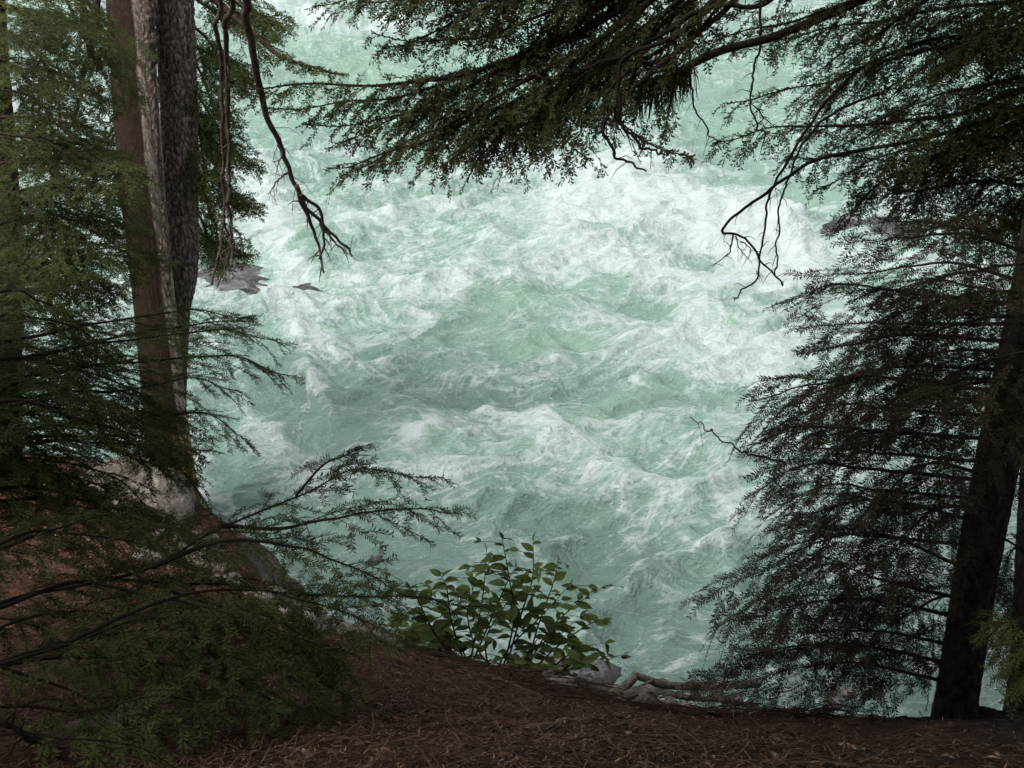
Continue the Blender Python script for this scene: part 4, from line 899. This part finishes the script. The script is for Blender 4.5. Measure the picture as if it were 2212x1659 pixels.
# driftwood
db = at(1400, 1500, land(1400, 1500))
dw = MB()
def dtube(pts, r0, r1):
    Dm = land(1420, 1500)-.55; P = spline([at(x, y, Dm+(D-5.9)*.5) for x, y, D in pts], 50); n = 50; r0 *= Dm/5.9*.75; r1 *= Dm/5.9*.75
    dw.tube(P, (r0+(r1-r0)*np.linspace(0, 1, n))*(1+.12*fbm(np.arange(n)/5., np.zeros(n), 3, 8)), 14, rfun=lambda th, s, r: r*(1+.08*pn(th*2, s*6, 7)+.06*pn(th*5, s*4, 9)))
dtube([(1290,1540,5.8),(1335,1495,5.8),(1362,1472,5.8),(1374,1456,5.8)], .036, .026)
dtube([(1368,1458,5.8),(1400,1468,5.9),(1440,1480,6.1),(1530,1482,6.5),(1640,1476,6.9)], .024, .03)
dtube([(1330,1500,5.7),(1370,1488,5.7),(1415,1466,5.7)], .012, .007)
dtube([(1440,1500,6),(1500,1508,6),(1560,1512,6),(1640,1530,6)], .022, .018)
for q in range(26):
    x = random.uniform(1230, 1700); y = 1486+random.uniform(-8, 22)+max(0, (1330-x)*-.02); dx = random.uniform(25, 80); dtube([(x,y,5.9),(x+dx*.5,y+random.uniform(-14, 6),5.9),(x+dx,y+random.uniform(-18, 8),5.9)], random.uniform(.003,.009), .0025)
o = obj('driftwood', dw.mesh('driftwood', M_drift, db), loc=db); tag(o, 'bleached forked driftwood log lying past the bank crest, right of the shrub', 'driftwood')
Dm = land(1980, 1500); lg = MB(); P = spline(pth((1850,1466,Dm+.2),(1980,1480,Dm),(2130,1500,Dm)), 40); lg.tube(P, np.linspace(.05, .035, 40)*(1+.12*pn(np.arange(40)/4., np.zeros(40), 4)), 12)
o = obj('driftwood', lg.mesh('driftwood', M_drift, P[0]), loc=P[0]); tag(o, 'straight pale driftwood pole behind the dark sprays of the slim leaning hemlock', 'driftwood')

# ------------------------------------------------------------------ litter and sticks
def litter(n, l0, l1, w, name, matl, seed, zoff=.006, zr=.01):
    r = np.random.default_rng(seed)
    yq = np.exp(r.uniform(np.log(1.2), np.log(12), n*2)); xq = r.uniform(-.62, .55, n*2)*yq*1.05
    cdist, _ = crest_dc(xq, yq); m = cdist < .22
    m &= r.uniform(0, 1, n*2) < np.interp(xq, [-1, .2, 1.2], [1, .8, .1]); x = np.stack([xq, yq, 0*xq], 1)[m][:n]; m_ = len(x)
    a = r.uniform(0, 2*np.pi, m_); dsc = np.maximum(1, x[:, 1]/4); l = r.uniform(l0, l1, m_)*.5*dsc
    e = .02; gx_ = (gsample(x[:, 0]+e, x[:, 1])-gsample(x[:, 0]-e, x[:, 1]))/2/e; gy_ = (gsample(x[:, 0], x[:, 1]+e)-gsample(x[:, 0], x[:, 1]-e))/2/e
    d = np.stack([np.cos(a), np.sin(a), np.cos(a)*gx_+np.sin(a)*gy_+r.normal(0, .25, m_)], 1); d = norm(d)
    nn = norm(np.stack([-gx_, -gy_, np.ones(m_)], 1)); s = norm(np.cross(d, nn))
    c = x.copy(); c[:, 2] = gsample(x[:, 0], x[:, 1])+zoff+r.uniform(0, zr, m_)
    bend = s*(r.normal(0, .18, m_)*l)[:, None]
    lw = (w*dsc*r.uniform(.6, 1.4, m_))[:, None]
    V = np.stack([c-d*l[:, None], c+bend-s*lw+nn*lw*.5, c+d*l[:, None], c+bend+s*lw+nn*lw*.5], 1).reshape(-1, 3)
    Fq = np.arange(len(V)).reshape(-1, 4)
    o = obj(name, mesh(name, V, Fq, matl, smooth=False)); o['kind'] = 'stuff'
    return o
def crest_dc(x, y): return crest_d(x, y)
o = litter(120000, .014, .042, .0013, 'needle_litter', M_litter, 5); tag(o, 'carpet of rust-brown fallen needles covering the bank', 'needle litter')
o = litter(4200, .05, .24, .0017, 'twig_litter', M_stick, 6, .006, .02); tag(o, 'countless fine dead twigs scattered over the bank', 'twig litter')
o = litter(3500, .02, .045, .007, 'leaf_litter', M_litter, 8, .004, .008); tag(o, 'bits of dead leaf and bark strewn among the fallen needles', 'leaf litter')
tw_ = MB(); rs = np.random.default_rng(77)
for i in range(430):
    k = rs.integers(3, 10); t = rs.uniform(); a, b = crest[k], crest[k+1]
    c = a+(b-a)*t; d = norm(b-a); d = norm(d+rs.normal(0, .45, 3)*[1, 1, .2]); l = rs.uniform(.06, .32)
    nrm = np.array([-(b-a)[1], (b-a)[0], 0]); nrm = norm(nrm)
    c = c+nrm*rs.normal(-.12, .13); pp = np.array([c-d*l, c-d*l*.3+rs.normal(0, .02, 3), c+d*l*.4+rs.normal(0, .02, 3), c+d*l])
    pp = spline(pp, 9); gz_ = gsample(pp[:, 0], pp[:, 1]); pp[:, 2] = gz_+.008+np.abs(rs.normal(0, .015))+.02*np.sin(np.linspace(0, 3.1, 9))*rs.uniform(0, 1.5)
    tw_.tube(pp, np.linspace(rs.uniform(.0018, .004), .001, 9), 4)
o = obj('root_tangle', tw_.mesh('root_tangle', M_twig)); o['kind'] = 'stuff'; tag(o, 'tangle of fine dark roots and twigs along the crest of the bank', 'root tangle')
def on_ground(px, py, lift=.0):
    d = np.array([(px-W2)/F, cp-(py-H2)/F*sp_, -sp_-(py-H2)/F*cp]); D = 1.5
    for _ in range(80):
        x = CAM+d*D; st = x[2]-float(gsample(x[0:1], x[1:2])[0])
        if st < .004: break
        D += max(st*.5, .003)
    x[2] = float(gsample(x[0:1], x[1:2])[0])+lift; return x
for pts, r0, r1, lb in [
    ([(2190,0)], 0, 0, '')][:0]+[
    ([(1395,1428),(1310,1438)], 0, 0, '')][:0]+[
    ([(1190,1578),(1230,1560),(1290,1548),(1350,1546)], .0045, .0035, 'slender curved brown stick on the bank, upper one of the pair right of centre'),
    ([(1258,1618),(1280,1590),(1310,1572),(1352,1560)], .006, .004, 'pale bowed stick on the dark bank, lower one of the pair right of centre'),
    ([(1145,1580),(1200,1572),(1250,1556)], .012, .009, 'short thick bark-covered stick touching the slender curved brown stick'),
    ([(1640,1496),(1700,1520),(1760,1560)], .004, .002, 'thin pale root-like twig on the shade-darkened soil under the near sprays'),
    ([(1950,1490),(1985,1520),(2005,1545)], .005, .003, 'crooked pale twig in deep shade left of the slim hemlock foot'),
    ([(1520,1645),(1700,1648),(1850,1652),(1960,1658)], .003, .003, 'long straight thin stick lying along the bottom edge'),
    ([(70,1140),(150,1150),(190,1168),(235,1200)], .012, .006, 'bleached crooked stick lying on the red-brown bank at left'),
    ([(1085,1470),(1180,1500),(1290,1510),(1380,1530)], .004, .003, 'long thin root running along the bank crest below the shrub'),
    ([(430,1575),(460,1560),(485,1548)], .005, .003, 'short tan twig on the lower left bank'),
    ([(390,1640),(430,1640),(480,1615),(515,1640)], .004, .003, 'kinked thin twig at the lower left edge of the bank'),
    ([(850,1400),(960,1425),(1070,1465),(1200,1490)], .004, .003, 'trailing thin root along the crest left of the shrub foot')]:
    q = spline([on_ground(x, y, r0*.9) for x, y in pts], 40)
    q[:, 2] = np.maximum(q[:, 2], gsample(q[:, 0], q[:, 1])+r0*.7)
    mb = MB(); mb.tube(q, np.linspace(r0, r1, 40)*(1+.15*pn(np.arange(40)/3., np.zeros(40), 2)), 8)
    if len(pts) > 3:
        d = norm(q[25]-q[20]); s = norm(np.cross(d, [0, 0, 1.])); mb.tube(np.array([q[22], q[22]+d*.03+s*.02, q[22]+d*.05+s*.05]), [r1, r1*.8, r1*.4], 6)
    o = obj('fallen_stick', mb.mesh('fallen_stick', M_stick, q[0]), loc=q[0]); tag(o, lb, 'stick')
for px, py, s, lb in [(612, 1535, .06, 'flat grey stone sunk in the lower left bank'), (205, 1570, .06, 'dull mossy stone near the left bottom corner'), (975, 1492, .022, 'small grey pebble on the bank below the mossy clump')]:
    p = on_ground(px, py); rock('stone', 0, 0, 0, (s, s*.8, s*.35), lb, M_rock_moss, int(px), 'stone', at_pos=p)

# ------------------------------------------------------------------ shrub
def leaf(p, d, n, l, wd):
    d = norm(d); s = norm(np.cross(d, n)); n = np.cross(s, d); ts = np.linspace(0, 1, 7); V = []; 
    for t in ts:
        w_ = wd*math.sin(math.pi*min(1, t*.97+.02)**.85)*(1-.12*t); c = p+d*l*t-n*l*.25*t*t
        V += [c-s*w_+n*w_*.35, c, c+s*w_+n*w_*.35]
    Q = []
    for i in range(6): Q += [[i*3, i*3+1, i*3+4, i*3+3], [i*3+1, i*3+2, i*3+5, i*3+4]]
    return np.array(V), np.array(Q)
sb = at(1090, 1480, 5.6)
shrub = thing('leafy_shrub', 'broadleaf shrub with oval green leaves standing on the bank crest against the water', 'shrub', sb)
roots = [(1060, 1475), (1110, 1475), (1010, 1455), (1160, 1490)]
stems = [[(1085,1470),(1125,1330),(1150,1250),(1152,1170)],[(1080,1470),(1110,1340),(1100,1250),(1085,1165)],[(1010,1455),(1030,1360),(1045,1270),(1050,1195)],[(1010,1455),(975,1340),(965,1270),(950,1240)],
 [(1000,1450),(940,1370),(900,1290),(885,1270)],[(1120,1480),(1180,1370),(1240,1310),(1300,1270)],[(1120,1480),(1200,1400),(1270,1350),(1300,1340)],[(1150,1490),(1220,1420),(1280,1400),(1308,1430)],
 [(1060,1475),(1100,1400),(1170,1330),(1225,1270)],[(1060,1475),(1050,1380),(1090,1310),(1110,1270)],[(1010,1455),(1060,1340),(1090,1270),(1110,1230)],[(1110,1480),(1140,1410),(1190,1380),(1230,1360)],
 [(1000,1450),(920,1400),(890,1370),(880,1340)],[(1020,1460),(990,1390),(930,1350),(910,1310)],[(1150,1490),(1210,1450),(1250,1430),(1262,1440)],[(1090,1475),(1030,1400),(1010,1330),(1020,1280)],
 [(1060,1475),(1130,1420),(1160,1440),(1190,1440)],[(1130,1480),(1160,1360),(1195,1260),(1205,1215)]]
for si, st in enumerate(stems):
    D0 = 5.5; D1 = random.uniform(5.2, 5.9)
    P = spline([at(x, y, D0+(D1-D0)*i/3) for i, (x, y) in enumerate(st)], 60)
    sm = MB(); sm.tube(P, np.linspace(.005, .0012, 60), 6)
    lf = MB(); T = tangents(P)
    for i in range(14, 60, 3 if si % 2 else 4):
        sd = 1 if (i//3) % 2 else -1
        az = random.uniform(-.9, .9); side = norm(np.array([sd*math.cos(az), math.sin(az), random.uniform(-.35, .35)]))
        u = i/60; l = random.choice([.035, .05, .06, .075, .09])*random.uniform(.85, 1.1)*(1-.5*max(0, u-.75)*4*.7)
        if random.random() < .45:      # short side shoot with its own leaves
            e = P[i]+side*random.uniform(.05, .12)+[0, 0, .02]; sm.tube(np.array([P[i], (P[i]+e)/2+[0, 0, .01], e]), [.0018, .0014, .001], 5)
            for _ in range(2):
                dd = side+rng.normal(0, .5, 3); lf.add(*leaf(e, dd, norm(np.array([rng.normal(0, .4), rng.normal(0, .4)-.3, 1.])), l*.9, l*.21))
        lf.add(*leaf(P[i], side+T[i]*.4, norm(np.array([rng.normal(0, .35), rng.normal(0, .35)-.35, 1.])), l, l*.26))
    lf.add(*leaf(P[-1], T[-1], norm(np.array([rng.normal(), rng.normal(), .4])), .05, .01))
    s_ = obj('stem', sm.mesh('stem', M_twig, sb), shrub); obj('leaves', lf.mesh('leaves', M_leaf, sb), s_)
# mossy clump
mbp = at(905, 1395, 5.75); V = []
r = np.random.default_rng(9); n = 14000
c = r.normal(0, 1, (n, 3)); c = norm(c)*r.uniform(.75, 1.05, (n, 1)); c[:, 2] = np.abs(c[:, 2]); q = c*np.array([.15, .13, .12]); q *= (1+.3*pn(c[:, 0]*2, c[:, 2]*2, 5))[:, None]
d = norm(c+r.normal(0, .6, (n, 3))); s = norm(np.cross(d, r.normal(0, 1, (n, 3)))); l = r.uniform(.008, .024, (n, 1))
V = np.stack([q-s*.0016, q+s*.0016, q+d*l], 1).reshape(-1, 3)
o = obj('moss_clump', mesh('moss_clump', V, np.arange(len(V)).reshape(-1, 3), M_moss, smooth=False), loc=mbp-np.array([0, 0, .05])); tag(o, 'olive mossy clump on the bank crest left of the leafy shrub', 'moss clump')

# ------------------------------------------------------------------ light
EL, ROT = R(60), R(-125)
wd = bpy.data.worlds.new('World'); bpy.context.scene.world = wd; wd.use_nodes = True; nt = wd.node_tree
sky = N(nt, 'ShaderNodeTexSky'); sky.sky_type = 'NISHITA'; sky.sun_disc = False; sky.sun_elevation = EL; sky.sun_rotation = ROT
sky.dust_density = 6; sky.air_density = 1.0; sky.ozone_density = 1
hs = N(nt, 'ShaderNodeHueSaturation', Saturation=.30); nt.links.new(sky.outputs[0], hs.inputs['Color'])
bg = nt.nodes['Background']; nt.links.new(hs.outputs[0], bg.inputs[0]); bg.inputs[1].default_value = .13
sd = bpy.data.lights.new('sun', 'SUN'); sd.energy = 1.2; sd.angle = R(25); sd.color = (1, .98, .94)
so = bpy.data.objects.new('sun', sd); C.objects.link(so)
dv = np.array([math.sin(ROT)*math.cos(EL), math.cos(ROT)*math.cos(EL), math.sin(EL)])
from mathutils import Vector
so.rotation_euler = Vector(dv).to_track_quat('Z', 'Y').to_euler()
sc = bpy.context.scene
sc.view_settings.view_transform = 'Standard'; sc.view_settings.look = 'None'; sc.view_settings.exposure = .6; sc.view_settings.gamma = 1
sc.render.engine = 'CYCLES'; sc.cycles.max_bounces = 4; sc.cycles.diffuse_bounces = 2; sc.cycles.transparent_max_bounces = 4
print('needles', STAT[0])
